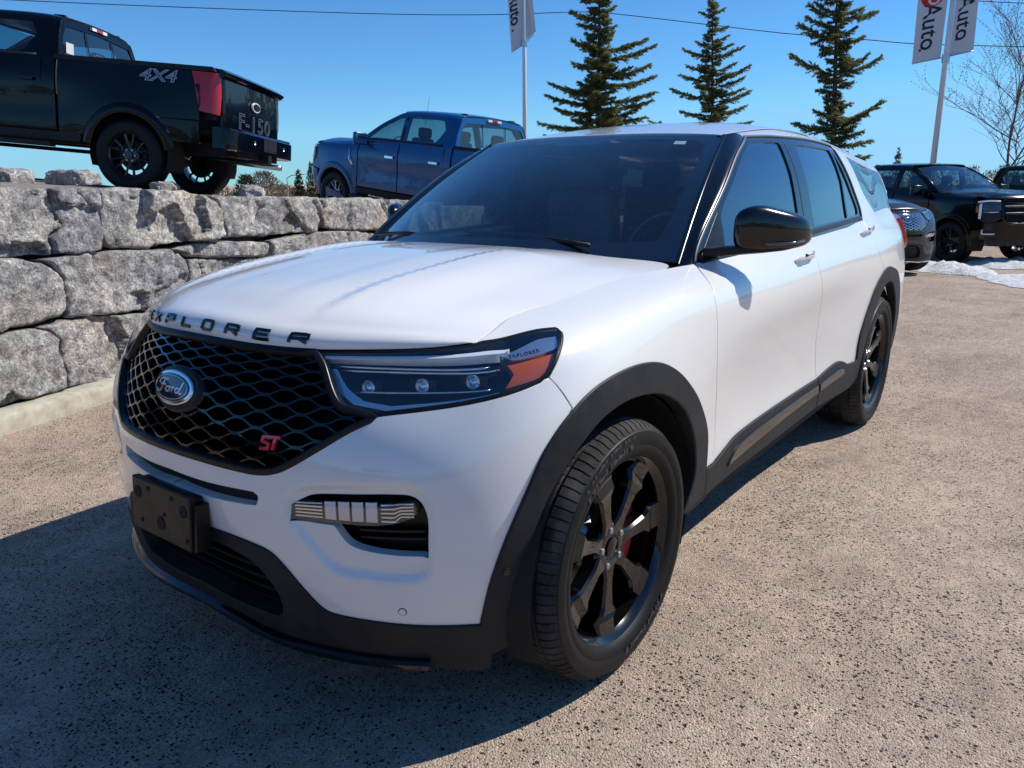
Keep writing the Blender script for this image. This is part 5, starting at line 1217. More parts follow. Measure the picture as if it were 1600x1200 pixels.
    # black ceramic border
    inn = outline([(-.665, .115), (-.45, .085), (0, .075), (.45, .085), (.665, .115)], [(.68, .3), (.685, .6), (.68, .90)], [(.62, .945), (.2, .95), (.12, .90), (-.12, .90), (-.2, .95), (-.62, .945)], [(-.68, .90), (-.685, .6), (-.68, .3)], step=.03)
    panel('windshield_border', WS, wsp, M['gloss'], ws, holes=[inn], res=.05, thick=0, gap=0, off=-.003)
    v, f = ribbon(WS, cr([(.745, -.01), (.745, .33), (.745, .66), (.745, 1.0)], step=.03), .016, .006, -.002); mesh('windshield_seal', v, f, M['gloss'], ws, True, angle=40); mesh('windshield_seal', v*MI, [g[::-1] for g in f], M['gloss'], ws, True, angle=40)
    panel('inspection_sticker', WS, outline([(.53, .90)], [(.53, .935)], [(.585, .935)], [(.585, .90)], step=.02), M['sticker'], ws, res=.03, thick=0, off=-.0045, gap=0)
    # ---- A-pillars
    for s_ in (1, -1):
        wt = np.linspace(-.06, 1, 14); We, _ = WS.ev(np.stack([np.full(14, .75), wt], 1))
        du = cr([(0.40, -.03), (0.436, 0.033), (0.502, 0.092), (0.695, 0.213), (0.920, 0.351), (1.131, 0.475), (1.215, 0.525)], n=6)
        dl = np.linspace(0, len(du)-1, 14); du = np.stack([np.interp(dl, np.arange(len(du)), du[:, k_]) for k_ in (0, 1)], 1); De, Dn = U.ev(du)
        rows = []; 
        for q in np.linspace(0, 1, 7):
            b = 4*q*(1-q)*.018; rows.append(We*(1-q)+De*q+(Dn*.6+np.array([.5, .1, .3])*.4)*b)
        rows.insert(0, We-np.array([.0, .02, .03])); rows.append(De-np.array([0, .03, .0]))
        V = np.concatenate(rows); F = [(i*14+k_, i*14+k_+1, (i+1)*14+k_+1, (i+1)*14+k_) for i in range(len(rows)-1) for k_ in range(13)]
        if s_ > 0: F = [g[::-1] for g in F]
        mesh('pillar', V*(MI if s_ < 0 else 1), F, M['gloss'], root, True, angle=50)
    # ---- roof
    panel('roof', U, outline([(1.135, .600), (1.075, .80), (1.045, 1.0), (1.035, 1.16), (1.045, 1.32), (1.075, 1.52), (1.135, 1.72)], [(2.0, 1.705), (3.0, 1.70), (3.72, 1.69)], [(3.74, 1.16)], [(3.72, .63), (3.0, .62), (2.0, .615), (1.135, .600)], step=.04), W_, root, res=.06, gap=.002)
    for s_ in (1, -1):
        v, f = ribbon(U, cr([(1.10, .592), (1.6, .600), (2.3, .61), (3.0, .61), (3.7, .62)], step=.04), .022, .006, -.008, side=s_); mesh('roof_ditch_molding', v, f, M['satin'], root, True, angle=50)
    panel('spoiler', U, outline([(3.60, .62), (3.60, 1.16), (3.60, 1.70)], [(3.98, 1.66), (4.02, 1.16), (3.98, .66)], step=.05), W_, root, off=.012, thick=.04, res=.06)
    FT = [(1.220, 0.524), (1.462, 0.518), (1.684, 0.511), (2.064, 0.510), (2.225, 0.508), (2.373, 0.501)]
    TR = [(2.373, 0.501), (2.387, 0.388), (2.458, 0.210), (2.509, 0.083), (2.483, -0.001)]
    QG = outline([(2.566, 0.432), (2.801, 0.397), (3.201, 0.377), (3.450, 0.358)], [(3.477, 0.047), (2.953, 0.018), (2.899, 0.028)], [(2.861, 0.047), (2.661, 0.193), (2.566, 0.432)], step=.02)
    for s_ in (1, -1):
        panel('side_frame', U, outline(FT, TR, [(3.201, -0.021), (3.721, -0.021)], [(3.721, 0.605), (3.001, 0.598), (2.001, 0.590), (1.19, .583)], step=.025), W_, root, holes=[QG], side=s_, res=.05, thick=.012)
        panel('quarter_glass', U, QG, M['privacy'], root, side=s_, off=-.003, thick=0, gap=-.004, res=.05)
        FG = outline([(0.673, 0.044), (0.694, 0.114), (0.721, 0.182), (0.899, 0.298), (1.085, 0.409), (1.182, 0.463), (1.215, 0.475)], [(1.366, 0.476), (1.523, 0.470)], [(1.516, 0.305), (1.479, 0.152), (1.443, 0.046)], step=.02)
        RG = outline([(1.710, 0.458), (1.960, 0.459), (2.266, 0.450)], [(2.269, 0.250), (2.215, 0.055)], [(1.930, 0.053), (1.649, 0.051)], [(1.691, 0.255)], step=.02)
        QF = outline([(2.294, 0.433), (2.319, 0.404), (2.392, 0.230), (2.455, 0.093), (2.436, 0.060)], [(2.242, 0.057)], [(2.295, 0.250)], step=.02)
        PO = [(0.422, -0.006), (0.436, 0.033), (0.502, 0.092), (0.695, 0.213), (0.920, 0.351), (1.131, 0.475), (1.221, 0.522)]
        fr = outline(PO, FT, TR, [(2.016, 0.006), (1.234, -0.000), (0.422, -0.006)], step=.02)
        df = panel('window_frame', U, fr, M['gloss'], root, holes=[FG, RG, QF], side=s_, off=.001, thick=.018, res=.04, gap=.002)
        for nm, g in (('front_side_glass', FG), ('rear_side_glass', RG), ('rear_side_glass', QF)):
            panel(nm, U, g, M['glass'] if nm[0] == 'f' else M['privacy'], root, side=s_, off=-.006, thick=0, gap=-.004, res=.05)
        v, f = ribbon(U, np.concatenate([cr(PO, step=.03), cr(FT, step=.03), cr(TR, step=.03)]), .013, .005, .002, side=s_); mesh('window_trim', v, f, M['trim'], df, True, angle=60)
        v, f = ribbon(U, cr([(0.464, 0.015), (1.241, 0.024), (1.825, 0.031), (2.479, 0.035)], step=.03), .026, .010, .0, side=s_); mesh('belt_molding', v, f, M['satin'], df, True, angle=60)
        v, f = ribbon(U, cr([(1.581, 0.463), (1.580, 0.305), (1.547, 0.152), (1.521, 0.052)], step=.03), .008, .001, .0012, side=s_); mesh('pillar_gap', v, f, M['dark'], df, True)
        panel('mirror_sail', U, outline([(0.480, 0.038), (0.691, 0.189)], [(0.663, 0.039)], step=.02), M['satin'], df, side=s_, off=.004, thick=.006, res=.04)
    # rear window and liftgate upper
    v = []; ny = 9
    for t in np.linspace(0, 1, 5):
        for y_ in np.linspace(-1, 1, ny):
            yy = y_*(.64-.10*t); v.append((-4.02+.12*t-.03*(1-y_**2)*-1*-1, yy, 1.20+.32*t))
    f = [(i*ny+k_, i*ny+k_+1, (i+1)*ny+k_+1, (i+1)*ny+k_) for i in range(4) for k_ in range(ny-1)]
    mesh('rear_window', v, f, M['privacy'], root, True)
    # ---- mirrors
    for s_ in (1, -1):
        secs = []
        # cross sections outward from the body: (y, x centre, z centre, half depth, half height)
        for y_, xc, zc_, hd, hh_ in ((.912, -.872, 1.262, .02, .045), (.926, -.880, 1.266, .048, .066), (.95, -.900, 1.270, .066, .078), (.99, -.940, 1.272, .074, .083), (1.03, -0.985, 1.262, .074, .074), (1.075, -1.035, 1.257, .068, .064), (1.105, -1.070, 1.251, .052, .048), (1.118, -1.090, 1.245, .02, .02)):
            ring = []
            for k_ in range(20):
                t = 2*math.pi*k_/20; cx_ = math.cos(t); cz_ = math.sin(t)
                e = .62; x = math.copysign(abs(cx_)**e, cx_)*hd; z = math.copysign(abs(cz_)**e, cz_)*hh_
                if x < 0: x *= .55
                ring.append((xc+x, y_, zc_+z))
            secs += ring
        V = np.array(secs); n = 20; m = len(V)//n
        F = [(i*n+k_, (i+1)*n+k_, (i+1)*n+(k_+1) % n, i*n+(k_+1) % n) for i in range(m-1) for k_ in range(n)]+[tuple(range(n)), tuple(range((m-1)*n, m*n))[::-1]]
        if s_ < 0: V = V*MI; F = [g[::-1] for g in F]
        mh = mesh('mirror', V, F, M['gloss'], root, True, angle=60); mh.modifiers.new('s', 'SUBSURF').levels = 1; mh.modifiers['s'].render_levels = 1
        # lower bowl and arm
        secs = []
        for y_, xc, zc_, hd, hh_ in ((.82, -0.840, 1.185, .040, .018), (.88, -0.860, 1.190, .042, .018), (.94, -0.900, 1.194, .052, .017), (.99, -0.950, 1.198, .060, .017), (1.05, -1.010, 1.204, .056, .016), (1.09, -1.050, 1.212, .036, .012)):
            for k_ in range(12):
                t = 2*math.pi*k_/12; cx_ = math.cos(t); cz_ = math.sin(t); e = .5
                secs.append((xc+math.copysign(abs(cx_)**e, cx_)*hd, y_, zc_+math.copysign(abs(cz_)**e, cz_)*hh_))
        V = np.array(secs); n = 12; m = len(V)//n
        F = [(i*n+k_, (i+1)*n+k_, (i+1)*n+(k_+1) % n, i*n+(k_+1) % n) for i in range(m-1) for k_ in range(n)]+[tuple(range(n)), tuple(range((m-1)*n, m*n))[::-1]]
        if s_ < 0: V = V*MI; F = [g[::-1] for g in F]
        mesh('mirror_arm', V, F, M['satin'], mh, True, angle=50)
        p = [(-.90, 1.0, 1.218), (-.93, 1.05, 1.216), (-.985, 1.09, 1.218), (-1.04, 1.105, 1.224)]
        v, f = tube(p, .006, 6); mesh('turn_signal', v*(MI if s_ < 0 else 1), f if s_ > 0 else [g[::-1] for g in f], M['smoke'], mh, True)
        if s_ < 0: mh.location = (-.10, .05, -.012)
        v, f = box((-1.02, .995, 1.258), (.004, .17, .10), R(45)); mesh('mirror_glass', v*(MI if s_ < 0 else 1), f, M['chrome'], mh, False)
    # ---- door handles
    for s_ in (1, -1):
        for uu, vv in ((3.045, 1.066), (4.16, 1.094)):
            P, N = A.ev([(uu-.10, vv), (uu-.07, vv), (uu, vv+.003), (uu+.07, vv+.004), (uu+.10, vv+.002)])
            V = []; F = []
            for i, (p, q) in enumerate(zip(P, N)):
                o_ = (.006, .030, .036, .036, .012)[i]; hz = (.010, .014, .0155, .017, .016)[i]; up = np.array([0, 0, 1.0])
                for a_, b_ in ((-1, -.012), (-1, -.004), (-.6, 0), (.6, 0), (1, -.004), (1, -.012)): V.append(p+q*(o_+b_)+up*hz*a_)
            F = [(i*6+k_, (i+1)*6+k_, (i+1)*6+(k_+1) % 6, i*6+(k_+1) % 6) for i in range(4) for k_ in range(6)]+[tuple(range(6))[::-1], tuple(range(24, 30))]
            V = np.array(V)
            if s_ < 0: V = V*MI; F = [g[::-1] for g in F]
            dh = mesh('door_handle', V, F, W_, root, True, angle=50); 
            pass
            t = np.linspace(0, 2*np.pi, 24, endpoint=False); cup = np.stack([uu-.005+.062*np.cos(t), vv+.026*np.sin(t)], 1)
            panel('handle_cup', A, cup, W_, dh, side=s_, off=.0012, thick=.0012, res=.03, gap=0)
            v, f = ribbon(A, np.array([(uu-.05, vv+.006), (uu, vv+.008), (uu+.05, vv+.009)]), .012, .002, .036, side=s_); mesh('handle_strip', v, f, M['satin'], dh, True)
    # ---- wheels, liners, underbody
    w0 = make_wheel_suv(root); w0.location = (0, .852, .39); w0.rotation_euler = (0, 0, R(-.9))
    for x_, s_ in ((-3.025, 1), (0, -1), (-3.025, -1)):
        q = dup(w0, root); q.location = (x_, .852*s_, .39); q.rotation_euler = (0, R(23*s_ if x_ else 140), 0 if s_ > 0 else math.pi)
    for x_ in (-.03, -3.03):
        for s_ in (1, -1):
            t = np.linspace(R(-22), R(202), 24); V = []
            for y_, r_ in ((.95, .452), (.90, .462), (.55, .462), (.54, .2)):
                V.append(np.stack([x_+r_*1.02*np.cos(t), np.full(24, y_), .39+r_*np.sin(t)], 1))
            V = np.concatenate(V); F = [(i*24+k_, (i+1)*24+k_, (i+1)*24+k_+1, i*24+k_+1) for i in range(3) for k_ in range(23)]
            mesh('wheel_liner', V*(MI if s_ < 0 else 1), F, M['dark'], root, True)
    us = [box((-1.52, 0, .40), (2.0, 1.80, .26)), box((-1.75, 0, .42), (4.2, 1.0, .30)), box((-3.82, 0, .45), (.5, 1.5, .30)), box((.42, 0, .44), (.30, .9, .26)), box((-1.55, 0, .75), (2.0, 1.78, .42)), box((0, 0, .85), (.95, 1.0, .4))]
    mesh('underbody', *join(us), M['dark'], root, False)
    # ---- cabin
    cb = [box((-1.7, 0, .60), (2.4, 1.6, .06)), box((-.95, 0, 1.02), (.55, 1.56, .26), 0, .96)]
    mesh('dashboard', *box((-1.02, 0, 1.04), (.62, 1.55, .24), 0, .93), M['cabin'], root, False).modifiers.new('b', 'BEVEL').width = .05
    mesh('cowl', *join([box((-.58, 0, 1.125), (.30, 1.46, .05)), box((-.75, 0, 1.12), (.2, 1.5, .06))]), M['satin'], root, False)
    mesh('cabin_floor', *cb[0], M['cabin'], root, False)
    for y_ in (.40, -.40):
        for x_ in (-1.72, -2.62):
            s0 = empty('seat', (x_, y_, 0), parent=root)
            for nm, b_ in (('seat_cushion', box((.05, 0, .82), (.52, .50, .16), 0, .94)), ('seat_back', box((-.24, 0, 1.12), (.16, .48, .56), 0, .86)), ('headrest', box((-.30, 0, 1.47), (.10, .27, .17), 0, .9))):
                q = mesh(nm, *b_, M['cloth'], s0, True); m_ = q.modifiers.new('b', 'BEVEL'); m_.width = .045; m_.segments = 3
    v, f = lathe([(0, .178), (.012, .188), (.0, .198), (-.012, .188)], 40, 'x', True)
    sw = mesh('steering_wheel', v, f, M['cloth'], root, True); sw.location = (-1.36, .40, 1.12); sw.rotation_euler = (0, R(-22), 0)
    mesh('wheel_boss', *join([box((0, 0, 0), (.05, .15, .10)), box((0, .11, 0), (.02, .12, .03)), box((0, -.11, 0), (.02, .12, .03)), box((0, 0, -.1), (.02, .03, .14))]), M['cloth'], sw, True)
    im = mesh('interior_mirror', *box((-1.42, 0, 1.545), (.03, .25, .065)), M['satin'], root, True); im.modifiers.new('b', 'BEVEL').width = .01
    mesh('headliner', *box((-2.55, 0, 1.60), (2.1, 1.15, .02)), M['cabin'], root, False)
    # pillars inside so that the side glass is not see-through to nothing
    for s_ in (1, -1):
        mesh('inner_pillar', *tube([(-1.86, .78*s_, 1.10), (-1.86, .72*s_, 1.35), (-1.84, .62*s_, 1.56)], .035, 6), M['cabin'], root, True)
    # wipers
    for a_, b_ in (((-.56, .50, 1.215), (-.60, -.10, 1.245)), ((-.55, -.20, 1.22), (-.64, -.66, 1.215))):
        v, f = tube([a_, tuple((np.array(a_)+b_)/2+[.01, 0, .012]), b_], .008, 6); wp = mesh('wiper', v, f, M['satin'], root, True)
        mesh('wiper_blade', *tube([tuple(np.array(b_)+[.0, .28, -.015]), tuple(np.array(b_)+[0, -.02, .0])], .006, 6), M['satin'], wp, True)
    return root
suv = build_suv()
# ---------------------------------------------------------------- pickups (built once, copied and repainted)
def clone(o, parent=None, swap=None):
    c_ = o.copy(); C.objects.link(c_)
    if parent is not None: c_.parent = parent
    if swap and o.type == 'MESH':
        for i, s_ in enumerate(c_.material_slots):
            nm = swap.get(s_.material.name) if s_.material else None
            if nm: s_.link = 'OBJECT'; s_.material = nm
    for ch in list(o.children): clone(ch, c_, swap)
    return c_
M['tblack'] = paint('black_truck_paint', (.0012, .0013, .0018), 0, .2, 0, .0, .42, .15)
M['tplastic'] = plastic('truck_dark_plastic', (.012, .012, .014), .5, 400, .1, .1)
M['tglass'] = glass('truck_glass', (.40, .56, .60), .05)
M['tlens'] = mat('truck_red_lens', (.42, .004, .016), .12, 0, .5)
M['rimblack'] = mat('black_rim', (.008, .008, .009), .3, 0, .6)
M['silver'] = mat('silver_rim', (.55, .56, .57), .25, .9)
M['decal'] = mat('pale_blue_decal', (.22, .30, .42), .5); M['outline'] = mat('grey_outline', (.11, .125, .15), .35)
def truck_wheel(parent):
    w_ = mesh('wheel', *lathe([(.095, .235), (.112, .246), (.110, .256), (.09, .25), (0, .235), (-.1, .25), (-.11, .256), (-.09, .235), (0, .22), (.08, .226), (.095, .235)], 48), M['rimblack'], parent, True, angle=35)
    V, F, mi = wheel_rubber(.412, .255, .27, 44); mesh('tyre', V, F, [M['rubber'], M['rubber']], w_, True, mi=mi, angle=38)
    for k in range(6):
        for d in (-10.5, 10.5):
            v, f = spoke_geo(2*math.pi*k/6+R(90), [(.05, .022, .07, .03, .004), (.10, .012, .078, .045, .004)])
            # split spokes: two thin arms spreading outward from the hub
            a0 = 2*math.pi*k/6+R(90); a1 = a0+R(d); p0 = np.array([-math.cos(a0)*.09, .070, math.sin(a0)*.09]); p1 = np.array([-math.cos(a1+R(d*.25))*.165, .078, math.sin(a1+R(d*.25))*.165]); p2 = np.array([-math.cos(a1+R(d*.2))*.238, .092, math.sin(a1+R(d*.2))*.238])
            mesh('spoke', *tube([p0, p1, p2], [.016, .014, .016], 6), M['rimblack'], w_, True, angle=40)
    mesh('hub', *lathe([(.02, .10), (.062, .10), (.075, .085), (.078, .04), (.10, .035), (.102, 0)], 32), M['rimblack'], w_, True, angle=30)
    for k in range(6):
        a = 2*math.pi*k/6+R(60); v, f = lathe([(.07, .013), (.10, .012), (.104, 0)], 8); mesh('lug_nut', v+np.array([-.066*math.cos(a), 0, .066*math.sin(a)]), f, M['steel'], w_, True, angle=30)
    mesh('brake_disc', *lathe([(0, .17), (.012, .17), (.014, 0)], 32), M['tplastic'], w_, True, angle=30)
    return w_
def build_truck(root):
    Z = [.50, .70, .90, 1.10, 1.25, 1.40]
    cols = [([4.60,4.63,4.63,4.60,4.55,4.46], [0]*6, 1.30), ([4.58,4.61,4.61,4.58,4.53,4.44], [.40]*6, 1.30), ([4.52,4.55,4.56,4.53,4.48,4.38], [.70]*6, 1.29), ([4.38,4.42,4.42,4.40,4.34,4.24], [.90,.92,.92,.91,.89,.84], 1.29),
            ([4.15]*6, [.96,.98,.985,.98,.95,.86], 1.30), ([3.69]*6, [.98,1.0,1.015,1.0,.965,.87], 1.33), ([3.10]*6, [.955,.97,.975,.98,.965,.89], 1.37), ([2.5]*6, [.945,.965,.965,.98,.972,.93], 1.385), ([1.7]*6, [.945,.965,.965,.98,.972,.935], 1.395), ([.9]*6, [.95,.968,.968,.98,.975,.945], 1.42),
            ([.45]*6, [.965,.985,.99,.985,.975,.95], 1.44), ([0]*6, [.985,1.005,1.018,1.0,.98,.955], 1.44), ([-.45]*6, [.97,.99,.995,.985,.972,.95], 1.44), ([-.85]*6, [.95,.965,.97,.965,.955,.94], 1.44), ([-1.03,-1.04,-1.05,-1.05,-1.045,-1.04], [.89,.905,.91,.905,.90,.89], 1.44), ([-1.07,-1.08,-1.09,-1.085,-1.08,-1.075], [.70]*6, 1.44), ([-1.08,-1.09,-1.10,-1.095,-1.09,-1.085], [.35]*6, 1.45), ([-1.08,-1.09,-1.10,-1.095,-1.09,-1.085], [0]*6, 1.45)]
    net = np.array([np.stack([x, y, Z[:5]+[t]], 1) for x, y, t in cols]); net = np.concatenate([net[1:2]*[1, -1, 1], net, net[-2:-1]*[1, -1, 1]])
    u = np.concatenate([[0], np.cumsum(np.linalg.norm(np.diff(net[:, 2], axis=0), axis=1))]); u -= u[1]
    A = Surf(u, Z, net); ue = u[-2]
    xs = net[5:15, 2, 0]; us = u[5:15]
    U = lambda x: float(np.interp(-x, -xs, us))
    K = lambda *p: [(U(a), b) for a, b in p]
    def arc(xc, r, a0, a1, n=12, zc=.42, sq=1.0): return [(U(xc+r*math.cos(t)), zc+r*sq*math.sin(t)) for t in np.linspace(R(a0), R(a1), n)]
    P_ = M['tblack']; k = dict(res=.07, thick=.03, gap=.004)
    def bp(name, *segs, m=P_, parent=root, **kw): q = dict(k); q.update(kw); return both(name, A, outline(*segs, step=.04), m, parent, **q)
    bp('fender', arc(3.69, .56, -8, 188, 14)[::-1], K((3.09, .40), (3.09, .62)), K((3.09, 1.40)), [(U(4.14)-.02, 1.40)], [(U(4.14)-.02, 1.22), (U(4.14)-.06, 1.0), (U(4.14)+.02, .80)], K((4.12, .56)))
    bp('front_door', K((3.07, .62), (3.07, 1.40)), K((2.08, 1.40)), K((2.06, .62)))
    bp('rear_door', K((2.04, .62), (2.05, 1.40)), K((1.03, 1.40)), K((1.01, 1.0), (.98, .62)))
    bp('cab_corner', K((1.00, .62), (1.02, 1.0), (1.015, 1.40)), K((.86, 1.42)), K((.86, .62)))
    ra = arc(0, .56, 18, 162, 14)           # runs from the cab side over the wheel to the tail side
    bp('bed_side', K((.83, .60), (.83, 1.40)), K((-.92, 1.40)), K((-.74, 1.375), (-.80, 1.20), (-.93, .95)), K((-1.0, .90)), K((-1.0, .86)), K((-.36, .86)), arc(0, .56, 52, 162, 11)[::1][::-1] if False else arc(0, .56, 129, 18, 12)[::1])
    bp('bed_side_lower', K((-.355, .85), (-1.0, .85)), K((-1.0, .60)), K((-.54, .60), (-.50, .70)), off=.010)
    bp('rocker', K((3.12, .50), (3.12, .60)), K((.56, .60)), K((.58, .50)), m=M['tplastic'], off=.004)
    # arch flares
    for xc in (3.69, 0):
        a0, a1 = (-6, 186) if xc else (10, 170)
        for s_ in (1, -1):
            v, f = ribbon(A, np.array(cr(arc(xc, .505, a0, a1, 16), n=2)), .11, .022, -.004, side=s_, prof=[(-.5, -1.5), (-.5, .5), (-.3, 1), (.2, .8), (.5, 0)]); mesh('arch_flare', v, f, P_, root, True, angle=50)
            t = np.linspace(R(-20), R(200), 18); V = []
            for y_, r_ in ((.96, .47), (.60, .50), (.58, .2)): V.append(np.stack([xc+r_*np.cos(t), np.full(18, y_), .42+r_*np.sin(t)], 1))
            mesh('wheel_liner', np.concatenate(V)*(MI if s_ < 0 else 1), [(i*18+q, (i+1)*18+q, (i+1)*18+q+1, i*18+q+1) for i in range(2) for q in range(17)], M['dark'], root, True)
    # tail lamps, tailgate, rear bumper
    for s_ in (1, -1):
        tl = panel('tail_lamp', A, outline(K((-.755, 1.365), (-.80, 1.22), (-.94, .96)), [(ue-.90, .93)], [(ue-.88, 1.15), (ue-.88, 1.365)], step=.03), M['tlens'], root, side=s_, off=.010, thick=.05, res=.05)
        panel('lamp_insert', A, outline(K((-.80, 1.25), (-.85, 1.12), (-.93, .99)), K((-1.0, .99), (-1.0, 1.14)), K((-1.01, 1.25)), step=.03), M['tplastic'], tl, side=s_, off=.026, thick=.02, res=.05)
    tg = panel('tailgate', A, outline([(ue-.86, .72)], [(ue-.86, 1.34)], [(ue, 1.34)], [(ue, .72)], step=.05), P_, root, side=1, **k)
    panel('tailgate', A, outline([(ue-.86, .72)], [(ue-.86, 1.34)], [(ue, 1.34)], [(ue, .72)], step=.05), P_, root, side=-1, res=.07, thick=.03, gap=0)
    # spoiler lip over the tailgate
    V = []; ys = np.linspace(-.90, .90, 17)
    for y_ in ys:
        b_ = .03*(1-(y_/.9)**4); 
        for x, z in ((-1.03, 1.345), (-1.085, 1.345), (-1.13-b_, 1.385), (-1.14-b_, 1.405), (-1.08, 1.44+b_*.4), (-.96, 1.45+b_*.3), (-.93, 1.44)): V.append((x, y_, z))
    mesh('tailgate_spoiler', V, [(i*7+q, i*7+q+1, (i+1)*7+q+1, (i+1)*7+q) for i in range(16) for q in range(6)]+[tuple(range(7)), tuple(range(112, 119))[::-1]], P_, root, True, angle=40)
    v, f = text_outline('F-150', .26, .0045, 0, 1.55, 1.1); mesh('tailgate_lettering', np.stack([-1.108-v[:, 2]*.6, -v[:, 0], v[:, 1]+.92], 1), f, M['outline'], root, False)
    t = np.linspace(0, 2*np.pi, 32, endpoint=False)
    for a_, b_, x_, m_ in ((.125, .058, -1.125, M['sticker']), (.105, .043, -1.129, M['tplastic'])):
        V = [(x_, -a_*math.cos(q), 1.14+b_*math.sin(q)) for q in t]+[(x_+.02, -a_*math.cos(q), 1.14+b_*math.sin(q)) for q in t]; mesh('badge', V, [tuple(range(32))]+[(i, (i+1) % 32, (i+1) % 32+32, i+32) for i in range(32)], m_, root, False)
    v, f = text_geo('Ford', .085, .001, .3, 1, .0, 1.2); mesh('badge_script', np.stack([-1.132-v[:, 2], -v[:, 0], v[:, 1]+1.14], 1), f, M['chrome'], root, False)
    bb = [(-1.02, 1.005), (-1.20, .985), (-1.285, .80), (-1.30, .40), (-1.30, 0)]; pl = cr(bb+[(x, -y) for x, y in bb[:-1][::-1]], n=5); V = []
    for x, y in pl:
        ins = .07; 
        for dx, z in ((.14, .56), (.0, .57), (-.0, .60), (.0, .77), (.03, .80), (.22, .80)): V.append((x+dx*(1 if abs(y) < .95 else .3), y*(1 if dx < .1 else .97), z))
    n = len(pl); rb = mesh('rear_bumper', V, [(i*6+q, i*6+q+1, (i+1)*6+q+1, (i+1)*6+q) for i in range(n-1) for q in range(5)], P_, root, True, angle=40)
    mesh('plate_recess', *box((-1.305, 0, .69), (.02, .42, .16)), M['tplastic'], rb, False); mesh('plate_frame', *join([box((-1.312, s_*.15, .69), (.012, .03, .10)) for s_ in (1, -1)]), M['steel'], rb, False)
    for s_ in (1, -1): mesh('step_pad', *box((-1.19, s_*.60, .803), (.16, .42, .012)), M['tplastic'], rb, False); mesh('parking_sensor', *lathe([(0, .025), (.01, .02), (.012, 0)], 12, 'x'), M['steel'], rb, True).location = (-1.31, s_*.48, .69)
    mesh('hitch', *join([box((-1.18, 0, .52), (.26, .11, .11)), box((-1.15, 0, .54), (.12, 1.0, .08))]), M['tplastic'], root, False)
    mesh('exhaust_pipe', *tube([(-.3, -.50, .50), (-.8, -.52, .47), (-1.25, -.56, .45)], .036, 12), M['steel'], root, True)
    # axle, frame rails, springs
    mesh('rear_axle', *join([tube([(0, .8, .41), (0, -.8, .41)], .05, 8), lathe([(-.13, .06), (-.08, .14), (.08, .14), (.13, .06)], 16)]), M['tplastic'], root, True).location = (0, 0, 0)
    mesh('frame_rail', *join([box((1.7, s_*.45, .57), (5.3, .09, .16)) for s_ in (1, -1)]+[box((-.9, 0, .57), (.1, .9, .12)), box((1.9, .1, .62), (1.6, .6, .2))]), M['tplastic'], root, False)
    mesh('floor_pan', *join([box((2.0, 0, .66), (2.2, 1.84, .14)), box((-.1, 0, .80), (1.8, 1.30, .06))]), M['dark'], root, False)
    for s_ in (1, -1): mesh('running_board', *box((2.05, s_*.98, .45), (2.3, .14, .05), 0, 1, .02), M['tplastic'], root, False)
    # bed
    for s_ in (1, -1):
        mesh('bed_wall', *box((-.10, s_*.80, 1.16), (1.84, .10, .54)), M['tplastic'], root, False)
        mesh('bed_rail', *box((-.08, s_*.875, 1.425), (1.90, .17, .05), 0, .96), M['tplastic'], root, True, angle=30)
    mesh('bed_front_wall', *box((.80, 0, 1.17), (.06, 1.7, .55)), P_, root, False)
    # front end
    FT = [(0, 1.24), (.40, 1.24), (.60, 1.235)]
    gr = outline([(0, .80), (.45, .80), (.62, .86)], [(.64, 1.05), (.60, 1.24)], [(0, 1.24)], step=.04)
    both('grille_backing', A, gr, M['dark'], root, off=-.06, thick=0, res=.08)
    for j in range(11):
        z = .82+j*.039; v, f = ribbon(A, np.array([(a, z) for a in np.linspace(-.25 if False else 0, .60, 14)]), .017, .03, -.03); gb = mesh('grille_bar', *join([(v, f), (v*MI, [g[::-1] for g in f])]), M['tplastic'], root, True, angle=40)
    for z in (.98, 1.10):
        v, f = ribbon(A, np.array([(a, z) for a in np.linspace(.13, .62, 10)]), .05, .03, -.01); mesh('grille_crossbar', *join([(v, f), (v*MI, [g[::-1] for g in f])]), M['tplastic'], root, True, angle=40)
    for s_ in (1, -1):
        v, f = ribbon(A, cr([(.0, .79), (.45, .79), (.64, .86), (.66, 1.05), (.61, 1.245), (.3, 1.25), (0, 1.25)], n=6), .05, .03, -.005, side=s_); mesh('grille_frame', v, f, P_, root, True, angle=40)
        hl = panel('headlight', A, outline([(.66, .90), (.68, 1.02), (.64, 1.215)], [(.80, 1.225), (1.15, 1.20)], [(1.16, 1.05), (1.02, .84), (.80, .82)], step=.03), M['tplastic'], root, side=s_, off=.002, thick=.05, res=.06)
        v, f = ribbon(A, np.array([(1.06, .88), (1.06, 1.0), (1.06, 1.12), (1.05, 1.155)]), .05, .012, .002, side=s_); mesh('daytime_light', v, f, M['whitelens'], hl, True)
        v, f = ribbon(A, cr([(.70, 1.195), (.90, 1.20), (1.12, 1.18)], n=4), .03, .012, .002, side=s_); mesh('daytime_light', v, f, M['whitelens'], hl, True)
        v, f = ribbon(A, np.array([(1.12, 1.00), (1.12, 1.05), (1.12, 1.12)]), .05, .010, .003, side=s_); mesh('amber_marker', v, f, M['amber'], hl, True)
        v, f = ribbon(A, np.array([(.70, 1.01), (.85, 1.01), (1.0, 1.01)]), .02, .012, .002, side=s_); mesh('lamp_divider', v, f, M['chrome'], hl, True)
        panel('headlight_glass', A, outline([(.69, 1.04), (.68, 1.17)], [(1.01, 1.17)], [(1.01, 1.04)], step=.03), M['smoke'], hl, side=s_, off=.004, thick=.002, res=.06)
        fl = panel('fog_lamp', A, outline([(.74, .60), (.74, .68)], [(.98, .68)], [(.98, .60)], step=.03), M['dark'], root, side=s_, off=.012, thick=.02, res=.06)
